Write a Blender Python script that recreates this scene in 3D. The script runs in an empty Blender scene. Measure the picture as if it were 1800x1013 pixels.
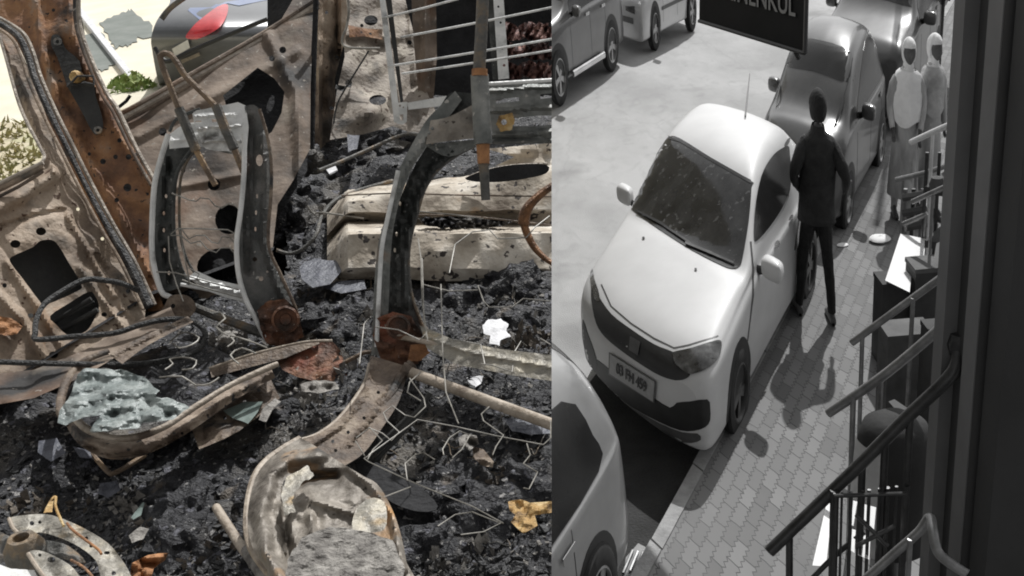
import bpy, bmesh, math, random
import numpy as np
from mathutils import Vector, Matrix, geometry, noise
from mathutils.bvhtree import BVHTree

random.seed(7); rng = np.random.default_rng(7)
SC = bpy.context.scene
COL = SC.collection

# ------------------------------------------------------------------ camera, sky, sun, exposure
F_PX = 2020.7; TH = .419; RO = -.103; CH = 3.885; KX = .478
FWD = Vector((0, math.cos(TH), -math.sin(TH)))
_r0 = Vector((1, 0, 0)); _u0 = Vector((0, math.sin(TH), math.cos(TH)))
RT = _r0 * math.cos(RO) + _u0 * math.sin(RO)
UP = _r0 * -math.sin(RO) + _u0 * math.cos(RO)
C0 = Vector((0, 0, CH))
cd = bpy.data.cameras.new("camera"); cam = bpy.data.objects.new("camera", cd); COL.objects.link(cam)
cd.sensor_width = 36; cd.lens = F_PX / 1800 * 36; cd.clip_start = .05; cd.clip_end = 400
M3 = Matrix((RT, UP, -FWD)).transposed()
cam.matrix_world = Matrix.Translation(C0) @ M3.to_4x4()
SC.camera = cam

SUN_DIR = Vector((.245, .624, .742)).normalized()      # towards the sun
w = bpy.data.worlds.new("World"); SC.world = w; w.use_nodes = True
nt = w.node_tree; nt.nodes.clear()
sky = nt.nodes.new('ShaderNodeTexSky'); sky.sky_type = 'NISHITA'; sky.sun_disc = False
sky.sun_elevation = math.asin(SUN_DIR.z); sky.sun_rotation = math.atan2(SUN_DIR.x, SUN_DIR.y)
sky.air_density = 1.0; sky.dust_density = 2.0
hs = nt.nodes.new('ShaderNodeHueSaturation'); hs.inputs['Saturation'].default_value = 0.0
bg = nt.nodes.new('ShaderNodeBackground'); bg.inputs[1].default_value = .12
out = nt.nodes.new('ShaderNodeOutputWorld')
nt.links.new(sky.outputs[0], hs.inputs['Color']); nt.links.new(hs.outputs[0], bg.inputs[0]); nt.links.new(bg.outputs[0], out.inputs[0])
sl = bpy.data.lights.new("sun", 'SUN'); sl.energy = 3.6; sl.angle = math.radians(.6); sl.color = (1, .995, .985)
so = bpy.data.objects.new("sun", sl); COL.objects.link(so)
so.rotation_euler = SUN_DIR.to_track_quat('Z', 'Y').to_euler(); so.location = (5, 12, 12)
SC.view_settings.view_transform = 'Standard'; SC.view_settings.look = 'None'
SC.cycles.filter_width = 1.9; SC.view_settings.exposure = 0.0; SC.view_settings.gamma = 1.0

# ------------------------------------------------------------------ rays and places
def ray(x, y): return FWD + RT * ((x - 900) / F_PX) - UP * ((y - 506.5) / F_PX)
def A(x, y, d): return C0 + ray(x, y) * d               # a place at forward distance d
def atz(x, y, z=0.):                                    # a place at height z
    d = ray(x, y); return C0 + d * ((CH - z) / -d.z)
def dz(x, y, z=0.):
    d = ray(x, y); return (CH - z) / -d.z
ZF = 2.5                                                # wreck floor height
def onf(h): return lambda x, y: atz(x, y, ZF + h)
def plane3(a, b, c):
    pa, pb, pc = A(*a), A(*b), A(*c); n = (pb - pa).cross(pc - pa)
    def f(x, y):
        d = ray(x, y); return C0 + d * ((pa - C0).dot(n) / d.dot(n))
    return f
def flat(d): return lambda x, y: A(x, y, d)
CUT_N = ray(969.7, 0).cross(ray(969.7, 1013)).normalized()
if CUT_N.dot(ray(1200, 500)) < 0: CUT_N = -CUT_N
def sq(p): return Vector((p[0] * KX, p[1], p[2]))        # street plan -> world

# ------------------------------------------------------------------ materials
def lk(nt, a, b): nt.links.new(a, b)
def gcol(v): return (v, v, v) if not isinstance(v, tuple) else v
MATS = {}
def mat(name, cols, scale=8., detail=6., rough=.6, bump=.0, bscale=None, metal=0., spec=.5, coat=0., speck=None,
        stain=None, pos=None, stretch=(1, 1, 1), trans=0., rvar=.0, dist=0., emit=None):
    """cols: ramp colours over fractal noise; stain: (colour, scale, threshold); speck: (colour, scale, threshold)"""
    m = bpy.data.materials.new(name); m.use_nodes = True; nt = m.node_tree; N = nt.nodes
    b = N['Principled BSDF']; b.inputs['Roughness'].default_value = rough; b.inputs['Metallic'].default_value = metal
    b.inputs['Specular IOR Level'].default_value = spec; b.inputs['Coat Weight'].default_value = coat
    b.inputs['Coat Roughness'].default_value = .08
    if trans: b.inputs['Transmission Weight'].default_value = trans
    tc = N.new('ShaderNodeTexCoord'); mp = N.new('ShaderNodeMapping'); mp.inputs['Scale'].default_value = stretch
    lk(nt, tc.outputs['Object'], mp.inputs[0])
    cols = [gcol(c) for c in (cols if isinstance(cols, list) else [cols])]
    if len(cols) == 1 and not stain and not speck: cols = [tuple(v * .85 for v in cols[0]), tuple(min(1, v * 1.1) for v in cols[0])]
    n1 = N.new('ShaderNodeTexNoise'); n1.inputs['Scale'].default_value = scale; n1.inputs['Detail'].default_value = detail
    n1.inputs['Roughness'].default_value = .62; n1.inputs['Distortion'].default_value = dist; lk(nt, mp.outputs[0], n1.inputs[0])
    cr = N.new('ShaderNodeValToRGB'); el = cr.color_ramp.elements
    k = len(cols); ps = pos or ([.5] if k == 1 else [.34 + .32 * i / (k - 1) for i in range(k)])
    while len(el) > 1: el.remove(el[-1])
    el[0].position = ps[0]; el[0].color = (*cols[0], 1)
    for p, c in zip(ps[1:], cols[1:]):
        e = el.new(p); e.color = (*c, 1)
    lk(nt, n1.outputs[0], cr.inputs[0]); cur = cr.outputs[0]
    for j, sp in enumerate((stain, speck)):
        if not sp: continue
        for sp1 in (sp if isinstance(sp, list) else [sp]):
            c, s, t = sp1[:3]; wdt = (.12 if j == 0 else .03)
            n2 = N.new('ShaderNodeTexNoise'); n2.inputs['Scale'].default_value = s; n2.inputs['Detail'].default_value = 5 if j == 0 else 2
            n2.noise_dimensions = '4D'; n2.inputs['W'].default_value = random.random() * 9
            lk(nt, mp.outputs[0], n2.inputs[0])
            r2 = N.new('ShaderNodeMapRange'); r2.inputs[1].default_value = t; r2.inputs[2].default_value = t + wdt; lk(nt, n2.outputs[0], r2.inputs[0])
            mx = N.new('ShaderNodeMix'); mx.data_type = 'RGBA'; lk(nt, r2.outputs[0], mx.inputs[0]); lk(nt, cur, mx.inputs[6])
            mx.inputs[7].default_value = (*gcol(c), 1); cur = mx.outputs[2]
    lk(nt, cur, b.inputs['Base Color'])
    if rvar:
        mr = N.new('ShaderNodeMapRange'); mr.inputs[3].default_value = max(.05, rough - rvar); mr.inputs[4].default_value = min(1, rough + rvar)
        mr.inputs[1].default_value = .3; mr.inputs[2].default_value = .7; lk(nt, n1.outputs[0], mr.inputs[0]); lk(nt, mr.outputs[0], b.inputs['Roughness'])
    if bump:
        n3 = N.new('ShaderNodeTexNoise'); n3.inputs['Scale'].default_value = bscale or scale * 4; n3.inputs['Detail'].default_value = 8
        lk(nt, mp.outputs[0], n3.inputs[0]); bp = N.new('ShaderNodeBump'); bp.inputs['Strength'].default_value = min(1, bump)
        bp.inputs['Distance'].default_value = .02 * max(1, bump); lk(nt, n3.outputs[0], bp.inputs['Height']); lk(nt, bp.outputs[0], b.inputs['Normal'])
    MATS[name] = m; return m

RUST = (.20, .085, .03); ORNG = (.36, .17, .06); BRWN = (.085, .045, .025); CHAR = (.018, .018, .02); ASH = (.34, .31, .27); GREY = (.13, .13, .125)
# wreck
m_pillar = mat('rusted_sheet', [(.11, .06, .035), (.20, .10, .055), (.33, .17, .08), (.28, .21, .16)], 6, rough=.75, bump=.35, bscale=70, stain=[(ORNG, 4.5, .57), ((.05, .04, .035), 9, .58)], speck=(CHAR, 60, .66))
m_door = mat('scorched_sheet', [(.15, .11, .08), (.34, .26, .19), (.50, .41, .32)], 5, rough=.72, bump=.35, bscale=60, stain=[(ORNG, 5, .60), ((.09, .075, .06), 7, .53)], speck=(BRWN, 45, .64))
m_quarter = mat('burnt_sheet', [(.06, .048, .038), (.16, .12, .09), (.28, .22, .17)], 5, rough=.78, bump=.25, bscale=40, stain=[((.17, .09, .05), 4, .56), ((.03, .028, .027), 3.5, .54), ((.27, .23, .18), 5, .60)], speck=((.3, .27, .23), 50, .66))
m_house = mat('pale_scorched_sheet', [(.12, .10, .08), (.28, .24, .20), (.44, .39, .32)], 6, rough=.75, bump=.4, bscale=60, stain=[((.05, .045, .04), 7, .56)], speck=((.1, .07, .05), 45, .62))
m_hump = mat('ash_white_sheet', [(.22, .18, .14), (.48, .42, .34), (.70, .65, .57)], 6, rough=.8, bump=.35, bscale=50, stain=[((.10, .085, .07), 3.5, .55), ((.42, .27, .15), 7, .60)], speck=((.06, .05, .045), 40, .62))
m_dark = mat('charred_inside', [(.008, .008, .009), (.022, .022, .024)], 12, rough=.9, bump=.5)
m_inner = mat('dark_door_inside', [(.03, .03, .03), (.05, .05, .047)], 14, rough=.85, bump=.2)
m_seal = mat('burnt_seal', [(.02, .02, .021), (.06, .06, .06), (.2, .19, .18)], 60, rough=.6, bump=.8, bscale=160)
m_edge = mat('pale_metal_edge', [(.2, .17, .14), (.48, .42, .35)], 14, rough=.5, bump=.3, bscale=90, metal=.2)
m_frame = mat('seat_frame_metal', [(.08, .085, .08), (.17, .175, .165), (.30, .30, .28)], 9, rough=.5, bump=.3, bscale=90, metal=.35, stain=[((.22, .13, .07), 8, .62)], speck=((.4, .38, .35), 60, .66), rvar=.12)
m_dkframe = mat('sooty_frame_metal', [(.04, .042, .04), (.09, .09, .085), (.17, .16, .15)], 9, rough=.5, bump=.3, bscale=90, metal=.2, stain=[((.14, .07, .05), 6, .62)], speck=((.4, .38, .35), 60, .68))
m_flange = mat('bright_frame_edge', [(.5, .51, .5), (.74, .74, .72), (.82, .82, .8)], 12, rough=.45, bump=.2, bscale=90, metal=.05, stain=[((.14, .13, .12), 10, .6)])
m_channel = mat('sooty_channel', [(.02, .022, .02), (.05, .053, .05), (.09, .09, .085)], 14, rough=.55, bump=.4, bscale=80, metal=.2, speck=((.2, .2, .19), 60, .66))
m_hinge = mat('rusty_hinge', [(.045, .028, .02), (.13, .06, .035), (.26, .12, .06)], 14, rough=.7, bump=.6, bscale=80, stain=[((.22, .06, .03), 10, .58)], speck=((.35, .3, .25), 60, .68))
m_rail = mat('brown_rail', [(.06, .045, .035), (.15, .11, .08), (.3, .24, .18)], 12, rough=.65, bump=.5, bscale=80, stain=[((.03, .03, .03), 12, .58)])
m_rod = mat('rusty_rod', [(.08, .055, .035), (.17, .12, .08), (.33, .22, .12)], 16, rough=.65, bump=.4, bscale=120)
m_sleeve = mat('grey_sleeve', [(.06, .06, .055), (.12, .115, .105), (.22, .16, .1)], 16, rough=.6, bump=.4, bscale=120, metal=.2)
m_pan = mat('seat_pan_metal', [(.09, .075, .06), (.22, .195, .165), (.38, .34, .29)], 7, rough=.55, bump=.35, bscale=60, metal=.2, stain=[((.42, .22, .07), 7, .60), ((.05, .045, .04), 10, .58)], speck=((.05, .04, .03), 50, .66))
m_pan2 = mat('scorched_pan_edge', [(.10, .07, .05), (.26, .20, .15), (.46, .38, .30)], 9, rough=.7, bump=.5, bscale=60, stain=[((.05, .04, .035), 8, .54), ((.32, .17, .08), 10, .62)], speck=((.03, .03, .03), 50, .62))
m_tube = mat('pale_tube', [(.25, .2, .15), (.5, .43, .35)], 16, rough=.55, bump=.3, bscale=90, stain=[((.1, .07, .05), 14, .58)])
m_wire = mat('seat_wire', [(.14, .13, .11), (.42, .40, .36)], 20, rough=.5, metal=.1)
m_glass = mat('molten_glass', [(.11, .13, .128), (.21, .24, .232), (.34, .37, .355)], 20, rough=.35, bump=.5, bscale=55, speck=((.10, .11, .10), 50, .66))
m_debris = mat('burnt_debris', [(.008, .008, .010), (.02, .02, .024), (.06, .06, .062)], 26, rough=.62, bump=.8, bscale=120, spec=.5, stain=[((.15, .135, .115), 3.5, .55), ((.24, .20, .16), 9, .63), ((.012, .012, .014), 2.5, .54)], speck=[((.30, .29, .28), 70, .64), ((.12, .12, .14), 30, .62)])
m_flake = mat('burnt_flake', [(.012, .012, .013), (.05, .05, .052)], 30, rough=.6, bump=.6, spec=.6)
m_flake2 = mat('ash_flake', [(.12, .11, .10), (.36, .34, .31)], 30, rough=.8, bump=.6)
m_grit = mat('brown_ash', [(.06, .05, .04), (.2, .17, .14)], 30, rough=.9, bump=.5)
m_slate = mat('slate_shard', [(.05, .055, .07), (.12, .125, .15)], 20, rough=.5, bump=.4)
m_green = mat('green_glass_shard', [(.10, .13, .12), (.22, .27, .25)], 20, rough=.3, bump=.2)
m_whiteb = mat('white_ash_lump', [(.55, .55, .56), (.85, .85, .87)], 20, rough=.7, bump=.3)
m_hose = mat('charred_hose', [(.02, .02, .02), (.08, .08, .078)], 60, rough=.6, bump=.8, bscale=160)
m_yell = mat('yellow_rust_bracket', [(.12, .07, .03), (.45, .28, .1), (.62, .48, .26)], 22, rough=.7, bump=.6)
m_orange = mat('orange_rust', [(.2, .09, .04), (.46, .22, .09)], 20, rough=.75, bump=.5)
m_cog = mat('pan_plate', [(.14, .13, .11), (.3, .28, .24), (.42, .38, .3)], 18, rough=.5, bump=.4, metal=.2, stain=[((.38, .25, .1), 12, .6)])
m_cream = mat('cream_render', [(.72, .66, .52), (.82, .77, .63)], 3, rough=.9, bump=.1)
m_greenp = mat('grey_green_patch', [(.17, .19, .17), (.24, .255, .235)], 4, rough=.9, bump=.1)
m_grassl = mat('leaf_green', [(.10, .17, .035), (.22, .30, .08), (.34, .38, .14)], 6, rough=.7)
m_straw = mat('dry_straw', [(.2, .2, .07), (.45, .40, .2)], 6, rough=.8)
m_dry = mat('dry_ground', [(.42, .36, .24), (.62, .55, .40), (.34, .36, .16)], 3, rough=.9, bump=.5)
m_carg = mat('grey_car_paint', [(.07, .075, .08), (.12, .125, .135)], 3, rough=.3, coat=.6)
m_red = mat('red_tail_lens', [(.55, .02, .03), (.8, .06, .07)], 10, rough=.15, coat=.8)
m_blue = mat('blue_reflective_paint', [(.12, .17, .33), (.22, .28, .45)], 6, rough=.3, coat=.5)
m_wplate = mat('white_plate', [(.6, .6, .6), (.8, .8, .8)], 12, rough=.5)
m_redrag = mat('burnt_red_folds', [(.03, .02, .02), (.14, .06, .05), (.38, .22, .18)], 14, rough=.7, bump=1.0, bscale=40)
m_copper = mat('copper_coil', [(.12, .07, .045), (.38, .2, .1)], 30, rough=.5, metal=.3, bump=.5)
# street
m_white = mat('white_car_paint', [(.56,) * 3, (.62,) * 3], 3, rough=.5, coat=.15, spec=.35)
m_silver = mat('silver_car_paint', [(.5,) * 3, (.6,) * 3], 3, rough=.3, coat=.5, metal=.2)
m_blackcar = mat('dark_car_paint', [(.07,) * 3, (.10,) * 3], 3, rough=.3, coat=.6)
m_midcar = mat('grey_car_body', [(.06,) * 3, (.10,) * 3], 3, rough=.3, coat=.5, metal=.1)
m_palecar = mat('pale_grey_car_paint', [(.26,) * 3, (.34,) * 3], 3, rough=.3, coat=.6)
m_win = mat('car_glass', [(.012,) * 3, (.03,) * 3, (.05,) * 3], 5, rough=.12, spec=.5, coat=.3, speck=((.10,) * 3, 26, .63))
m_win2 = mat('car_glass_dark', [(.02,) * 3, (.03,) * 3], 5, rough=.2, spec=.35)
m_trim = mat('black_trim', [(.012,) * 3, (.022,) * 3], 10, rough=.5)
m_trim2 = mat('grey_trim', [(.07,) * 3, (.10,) * 3], 10, rough=.45)
m_lamp = mat('headlamp_glass', [(.02,) * 3, (.06,) * 3, (.16,) * 3], 9, rough=.15, coat=.8)
m_chrome = mat('bright_metal', [(.6,) * 3, (.8,) * 3], 6, rough=.2, metal=.7)
m_tyre = mat('tyre_rubber', [(.015,) * 3, (.03,) * 3], 20, rough=.8)
m_rim = mat('alloy_rim', [(.35,) * 3, (.5,) * 3], 20, rough=.35, metal=.5)
m_plate = mat('plate_white', [(.30,) * 3, (.38,) * 3], 30, rough=.5)
m_rail2 = mat('dark_railing_paint', [(.018,) * 3, (.045,) * 3], 14, rough=.35, bump=.1)
m_rail3 = mat('grey_railing_metal', [(.16,) * 3, (.28,) * 3], 14, rough=.35, metal=.4)
m_wallR = mat('grey_render', [(.13,) * 3, (.18,) * 3], 1.5, rough=.9, bump=.3)
m_wallD = mat('dark_render', [(.035,) * 3, (.05,) * 3], 1.5, rough=.9, bump=.2)
m_sign = mat('black_sign_board', [(.009,) * 3, (.014,) * 3], 4, rough=.9, spec=.2)
m_letter = mat('grey_letters', [(.12,) * 3, (.16,) * 3], 10, rough=.5)
m_cloth = mat('black_cloth', [(.010,) * 3, (.022,) * 3], 20, rough=.9, bump=.4, bscale=50)
m_cloth2 = mat('dark_jacket_cloth', [(.014,) * 3, (.030,) * 3], 14, rough=.85, bump=.5, bscale=30)
m_skin = mat('skin_grey', [(.06,) * 3, (.10,) * 3], 20, rough=.6)
m_coat1 = mat('grey_long_coat', [(.24,) * 3, (.48,) * 3], 6, rough=.9, bump=.4, stretch=(1, 1, .4))
m_wcloth = mat('white_headscarf', [(.7,) * 3, (.82,) * 3], 10, rough=.9, bump=.3)
m_whiteo = mat('white_board', [(.72,) * 3, (.82,) * 3], 4, rough=.7)
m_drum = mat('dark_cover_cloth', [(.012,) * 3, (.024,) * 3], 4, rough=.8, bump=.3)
m_drum_lit = mat('lit_cover_side', [(.4,) * 3, (.6,) * 3], 4, rough=.8, bump=.3)
m_kerb = mat('kerb_concrete', [(.24,) * 3, (.36,) * 3], 9, rough=.85, bump=.4, bscale=50)
m_coatp = mat('pale_rail_paint', [(.5,) * 3, (.7,) * 3], 8, rough=.4)
m_shawl = mat('grey_white_shawl', [(.3,) * 3, (.5,) * 3], 10, rough=.9, bump=.3)
m_leafd = mat('dark_foliage', [(.01,) * 3, (.035,) * 3], 6, rough=.8)

def mixn(N, nt, fac, a, b):
    mx = N.new('ShaderNodeMix'); mx.data_type = 'RGBA'; lk(nt, fac, mx.inputs[0])
    for i, v in ((6, a), (7, b)):
        if isinstance(v, tuple): mx.inputs[i].default_value = (*v, 1)
        else: lk(nt, v, mx.inputs[i])
    return mx.outputs[2]
def road_mat():
    m = bpy.data.materials.new('worn_asphalt'); m.use_nodes = True; nt = m.node_tree; N = nt.nodes; b = N['Principled BSDF']
    b.inputs['Roughness'].default_value = .85; b.inputs['Specular IOR Level'].default_value = .3
    tc = N.new('ShaderNodeTexCoord'); mp = N.new('ShaderNodeMapping'); mp.inputs['Scale'].default_value = (1 / KX, 1, 1); lk(nt, tc.outputs['Object'], mp.inputs[0])
    n = N.new('ShaderNodeTexNoise'); n.inputs['Scale'].default_value = .45; n.inputs['Detail'].default_value = 9; n.inputs['Roughness'].default_value = .6; lk(nt, mp.outputs[0], n.inputs[0])
    r = N.new('ShaderNodeValToRGB'); r.color_ramp.elements[0].position = .36; r.color_ramp.elements[0].color = (.32, .32, .32, 1)
    r.color_ramp.elements[1].position = .62; r.color_ramp.elements[1].color = (.44, .44, .44, 1); lk(nt, n.outputs[0], r.inputs[0])
    n2 = N.new('ShaderNodeTexNoise'); n2.inputs['Scale'].default_value = 2.6; n2.inputs['Detail'].default_value = 6; n2.inputs['Distortion'].default_value = 1.2; lk(nt, mp.outputs[0], n2.inputs[0])
    r2 = N.new('ShaderNodeMapRange'); r2.inputs[1].default_value = .52; r2.inputs[2].default_value = .72; r2.inputs[4].default_value = .3; lk(nt, n2.outputs[0], r2.inputs[0])
    c = mixn(N, nt, r2.outputs[0], r.outputs[0], (.24, .24, .24))
    vo = N.new('ShaderNodeTexVoronoi'); vo.feature = 'DISTANCE_TO_EDGE'; vo.inputs['Scale'].default_value = .33
    vm = N.new('ShaderNodeVectorMath'); vm.operation = 'MULTIPLY_ADD'; vm.inputs[1].default_value = (.5, .5, 0); lk(nt, n2.outputs[1], vm.inputs[0]); lk(nt, mp.outputs[0], vm.inputs[2]); lk(nt, vm.outputs[0], vo.inputs['Vector'])
    r4 = N.new('ShaderNodeMapRange'); r4.inputs[1].default_value = .004; r4.inputs[2].default_value = .016; r4.inputs[3].default_value = .12; r4.inputs[4].default_value = 0.; lk(nt, vo.outputs['Distance'], r4.inputs[0])
    c = mixn(N, nt, r4.outputs[0], c, (.17, .17, .17))
    n4 = N.new('ShaderNodeTexNoise'); n4.inputs['Scale'].default_value = 1.1; n4.inputs['Detail'].default_value = 3; lk(nt, tc.outputs['Object'], n4.inputs[0])
    r5 = N.new('ShaderNodeMapRange'); r5.inputs[1].default_value = .62; r5.inputs[2].default_value = .74; r5.inputs[4].default_value = .55; lk(nt, n4.outputs[0], r5.inputs[0])
    c = mixn(N, nt, r5.outputs[0], c, (.20, .20, .20))
    lk(nt, c, b.inputs['Base Color'])
    n3 = N.new('ShaderNodeTexNoise'); n3.inputs['Scale'].default_value = 60; n3.inputs['Detail'].default_value = 4; lk(nt, mp.outputs[0], n3.inputs[0])
    bp = N.new('ShaderNodeBump'); bp.inputs['Strength'].default_value = .5; bp.inputs['Distance'].default_value = .01; lk(nt, n3.outputs[0], bp.inputs['Height']); lk(nt, bp.outputs[0], b.inputs['Normal'])
    return m
def paver_mat(rot):
    m = bpy.data.materials.new('interlocking_pavers'); m.use_nodes = True; nt = m.node_tree; N = nt.nodes; b = N['Principled BSDF']
    b.inputs['Roughness'].default_value = .85; b.inputs['Specular IOR Level'].default_value = .3
    tc = N.new('ShaderNodeTexCoord'); m0 = N.new('ShaderNodeMapping'); m0.inputs['Scale'].default_value = (1 / KX, 1, 1); lk(nt, tc.outputs['Object'], m0.inputs[0])
    mp = N.new('ShaderNodeMapping'); mp.inputs['Rotation'].default_value = (0, 0, rot); lk(nt, m0.outputs[0], mp.inputs[0])
    # zigzag the courses so they read as interlocking stones
    sep = N.new('ShaderNodeSeparateXYZ'); lk(nt, mp.outputs[0], sep.inputs[0])
    pp = N.new('ShaderNodeMath'); pp.operation = 'PINGPONG'; pp.inputs[1].default_value = .03; lk(nt, sep.outputs[0], pp.inputs[0])
    ad = N.new('ShaderNodeMath'); ad.operation = 'ADD'; lk(nt, sep.outputs[1], ad.inputs[0]); lk(nt, pp.outputs[0], ad.inputs[1])
    cm = N.new('ShaderNodeCombineXYZ'); lk(nt, sep.outputs[0], cm.inputs[0]); lk(nt, ad.outputs[0], cm.inputs[1])
    nz = N.new('ShaderNodeTexNoise'); nz.inputs['Scale'].default_value = 5; lk(nt, m0.outputs[0], nz.inputs[0])
    va = N.new('ShaderNodeVectorMath'); va.operation = 'MULTIPLY_ADD'; va.inputs[1].default_value = (.03, .03, 0); lk(nt, nz.outputs[1], va.inputs[0]); lk(nt, cm.outputs[0], va.inputs[2])
    br = N.new('ShaderNodeTexBrick'); br.inputs['Scale'].default_value = 1; br.inputs['Brick Width'].default_value = .23; br.inputs['Row Height'].default_value = .125
    br.inputs['Mortar Size'].default_value = .006; br.inputs['Mortar Smooth'].default_value = .3; br.offset = .5
    br.inputs['Color1'].default_value = (.15, .15, .15, 1); br.inputs['Color2'].default_value = (.24, .24, .24, 1); br.inputs['Mortar'].default_value = (.085, .085, .085, 1)
    lk(nt, va.outputs[0], br.inputs[0])
    n = N.new('ShaderNodeTexNoise'); n.inputs['Scale'].default_value = 1.2; n.inputs['Detail'].default_value = 7; lk(nt, m0.outputs[0], n.inputs[0])
    r = N.new('ShaderNodeMapRange'); r.inputs[1].default_value = .35; r.inputs[2].default_value = .7; r.inputs[4].default_value = .7; lk(nt, n.outputs[0], r.inputs[0])
    c = mixn(N, nt, r.outputs[0], br.outputs[0], (.19, .19, .19)); lk(nt, c, b.inputs['Base Color'])
    bp = N.new('ShaderNodeBump'); bp.inputs['Strength'].default_value = .6; bp.inputs['Distance'].default_value = .01; bp.invert = True
    lk(nt, br.outputs[1], bp.inputs['Height']); lk(nt, bp.outputs[0], b.inputs['Normal'])
    return m

# ------------------------------------------------------------------ mesh helpers
def crom(pts, n=6, closed=False):
    P = [np.array(p, float) for p in pts]; k = len(P); o = []
    rg = range(k) if closed else range(k - 1)
    for i in rg:
        if closed: a, b, c, d = P[(i - 1) % k], P[i], P[(i + 1) % k], P[(i + 2) % k]
        else: a, b, c, d = P[max(i - 1, 0)], P[i], P[i + 1], P[min(i + 2, k - 1)]
        for j in range(n):
            t = j / n; o.append(.5 * ((2 * b) + (c - a) * t + (2 * a - 5 * b + 4 * c - d) * t * t + (3 * b - a - 3 * c + d) * t ** 3))
    if not closed: o.append(P[-1])
    return [tuple(map(float, q)) for q in o]
def circ(cx, cy, rx, ry=None, n=20, rot=0.):
    ry = ry or rx; o = []
    for i in range(n):
        t = 2 * math.pi * i / n; a, b = rx * math.cos(t), ry * math.sin(t)
        o.append((cx + a * math.cos(rot) - b * math.sin(rot), cy + a * math.sin(rot) + b * math.cos(rot)))
    return o
class MB:
    def __init__(s): s.v = []; s.f = []
    def add(s, v, f):
        n = len(s.v); s.v += [Vector(p) for p in v]; s.f += [tuple(i + n for i in q) for q in f]; return s
    def merge(s, o): return s.add(o.v, o.f)
    def tube(s, pts, r, n=8, cap=True, sy=1.):
        P = [Vector(p) for p in pts]; R = r if isinstance(r, (list, tuple)) else [r] * len(P)
        v = []; f = []; up = None
        for i, p in enumerate(P):
            t = (P[min(i + 1, len(P) - 1)] - P[max(i - 1, 0)])
            if t.length < 1e-9: t = Vector((0, 0, 1))
            t.normalize()
            if up is None: up = t.orthogonal().normalized()
            up = (up - t * up.dot(t)); up = up.normalized() if up.length > 1e-6 else t.orthogonal().normalized()
            sd = t.cross(up)
            for k in range(n):
                a = 2 * math.pi * k / n; v.append(p + up * math.cos(a) * R[i] + sd * math.sin(a) * R[i] * sy)
        for i in range(len(P) - 1):
            for k in range(n): f.append((i * n + k, i * n + (k + 1) % n, (i + 1) * n + (k + 1) % n, (i + 1) * n + k))
        if cap: f.append(tuple(range(n - 1, -1, -1))); f.append(tuple((len(P) - 1) * n + k for k in range(n)))
        return s.add(v, f)
    def box(s, c, sx, sy, sz, R=None, bev=0):
        R = R or Matrix.Identity(3); c = Vector(c); v = []
        for a in (-1, 1):
            for b in (-1, 1):
                for d in (-1, 1): v.append(c + R @ Vector((a * sx / 2, b * sy / 2, d * sz / 2)))
        return s.add(v, [(0, 1, 3, 2), (4, 6, 7, 5), (0, 4, 5, 1), (2, 3, 7, 6), (0, 2, 6, 4), (1, 5, 7, 3)])
    def prism(s, ring, off):                            # ring of points, extruded by vector off
        n = len(ring); off = Vector(off); v = [Vector(p) for p in ring] + [Vector(p) + off for p in ring]
        return s.add(v, [tuple(range(n))[::-1], tuple(n + i for i in range(n))] + [(i, (i + 1) % n, n + (i + 1) % n, n + i) for i in range(n)])
    def lathe(s, prof, n=24, M=None):                   # prof (r, z); axis z, then matrix M
        M = M or Matrix.Identity(4); v = []; f = []; k = len(prof)
        for i in range(n):
            a = 2 * math.pi * i / n
            for r, z in prof: v.append(M @ Vector((r * math.cos(a), r * math.sin(a), z)))
        for i in range(n):
            for j in range(k - 1): f.append((i * k + j, ((i + 1) % n) * k + j, ((i + 1) % n) * k + j + 1, i * k + j + 1))
        return s.add(v, f)
    def grid(s, G):                                     # G rows of points
        r, c = len(G), len(G[0]); v = [p for row in G for p in row]
        return s.add(v, [(i * c + j, i * c + j + 1, (i + 1) * c + j + 1, (i + 1) * c + j) for i in range(r - 1) for j in range(c - 1)])
    def xf(s, fn): s.v = [Vector(fn(p)) for p in s.v]; return s

def tag(o, label=None, cat=None, group=None, kind=None):
    if label: o['label'] = label
    if cat: o['category'] = cat
    if group: o['group'] = group
    if kind: o['kind'] = kind
    return o
CLIP = [False]; ORG = {}
def mk(name, mb, m, parent=None, smooth=True, sharp=40):
    me = bpy.data.meshes.new(name)
    if parent is not None: org = Vector(ORG[parent.name])
    else:
        a = np.array([tuple(p) for p in mb.v]); org = Vector(((a[:, 0].min() + a[:, 0].max()) / 2, (a[:, 1].min() + a[:, 1].max()) / 2, a[:, 2].min()))
    me.from_pydata([tuple(p - org) for p in mb.v], [], mb.f)
    bm = bmesh.new(); bm.from_mesh(me)
    bmesh.ops.recalc_face_normals(bm, faces=bm.faces)
    if CLIP[0] and any((p - C0).dot(CUT_N) > 0 for p in mb.v):
        bmesh.ops.bisect_plane(bm, geom=bm.verts[:] + bm.edges[:] + bm.faces[:], plane_co=C0 - org, plane_no=CUT_N, clear_outer=True)
    for f in bm.faces: f.smooth = smooth
    if smooth:
        ca = math.radians(sharp)
        for e in bm.edges:
            if len(e.link_faces) == 2 and e.calc_face_angle(0) > ca: e.smooth = False
    bm.to_mesh(me); bm.free(); me.update()
    me.materials.append(m)
    o = bpy.data.objects.new(name, me); COL.objects.link(o)
    if parent is not None:
        o.parent = parent
    else: o.location = org
    ORG[o.name] = org.copy()
    return o
def root(name, loc, label, cat, group=None):
    o = bpy.data.objects.new(name, None); COL.objects.link(o); o.location = loc; o.empty_display_size = .1; ORG[o.name] = Vector(loc)
    return tag(o, label, cat, group)

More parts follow.
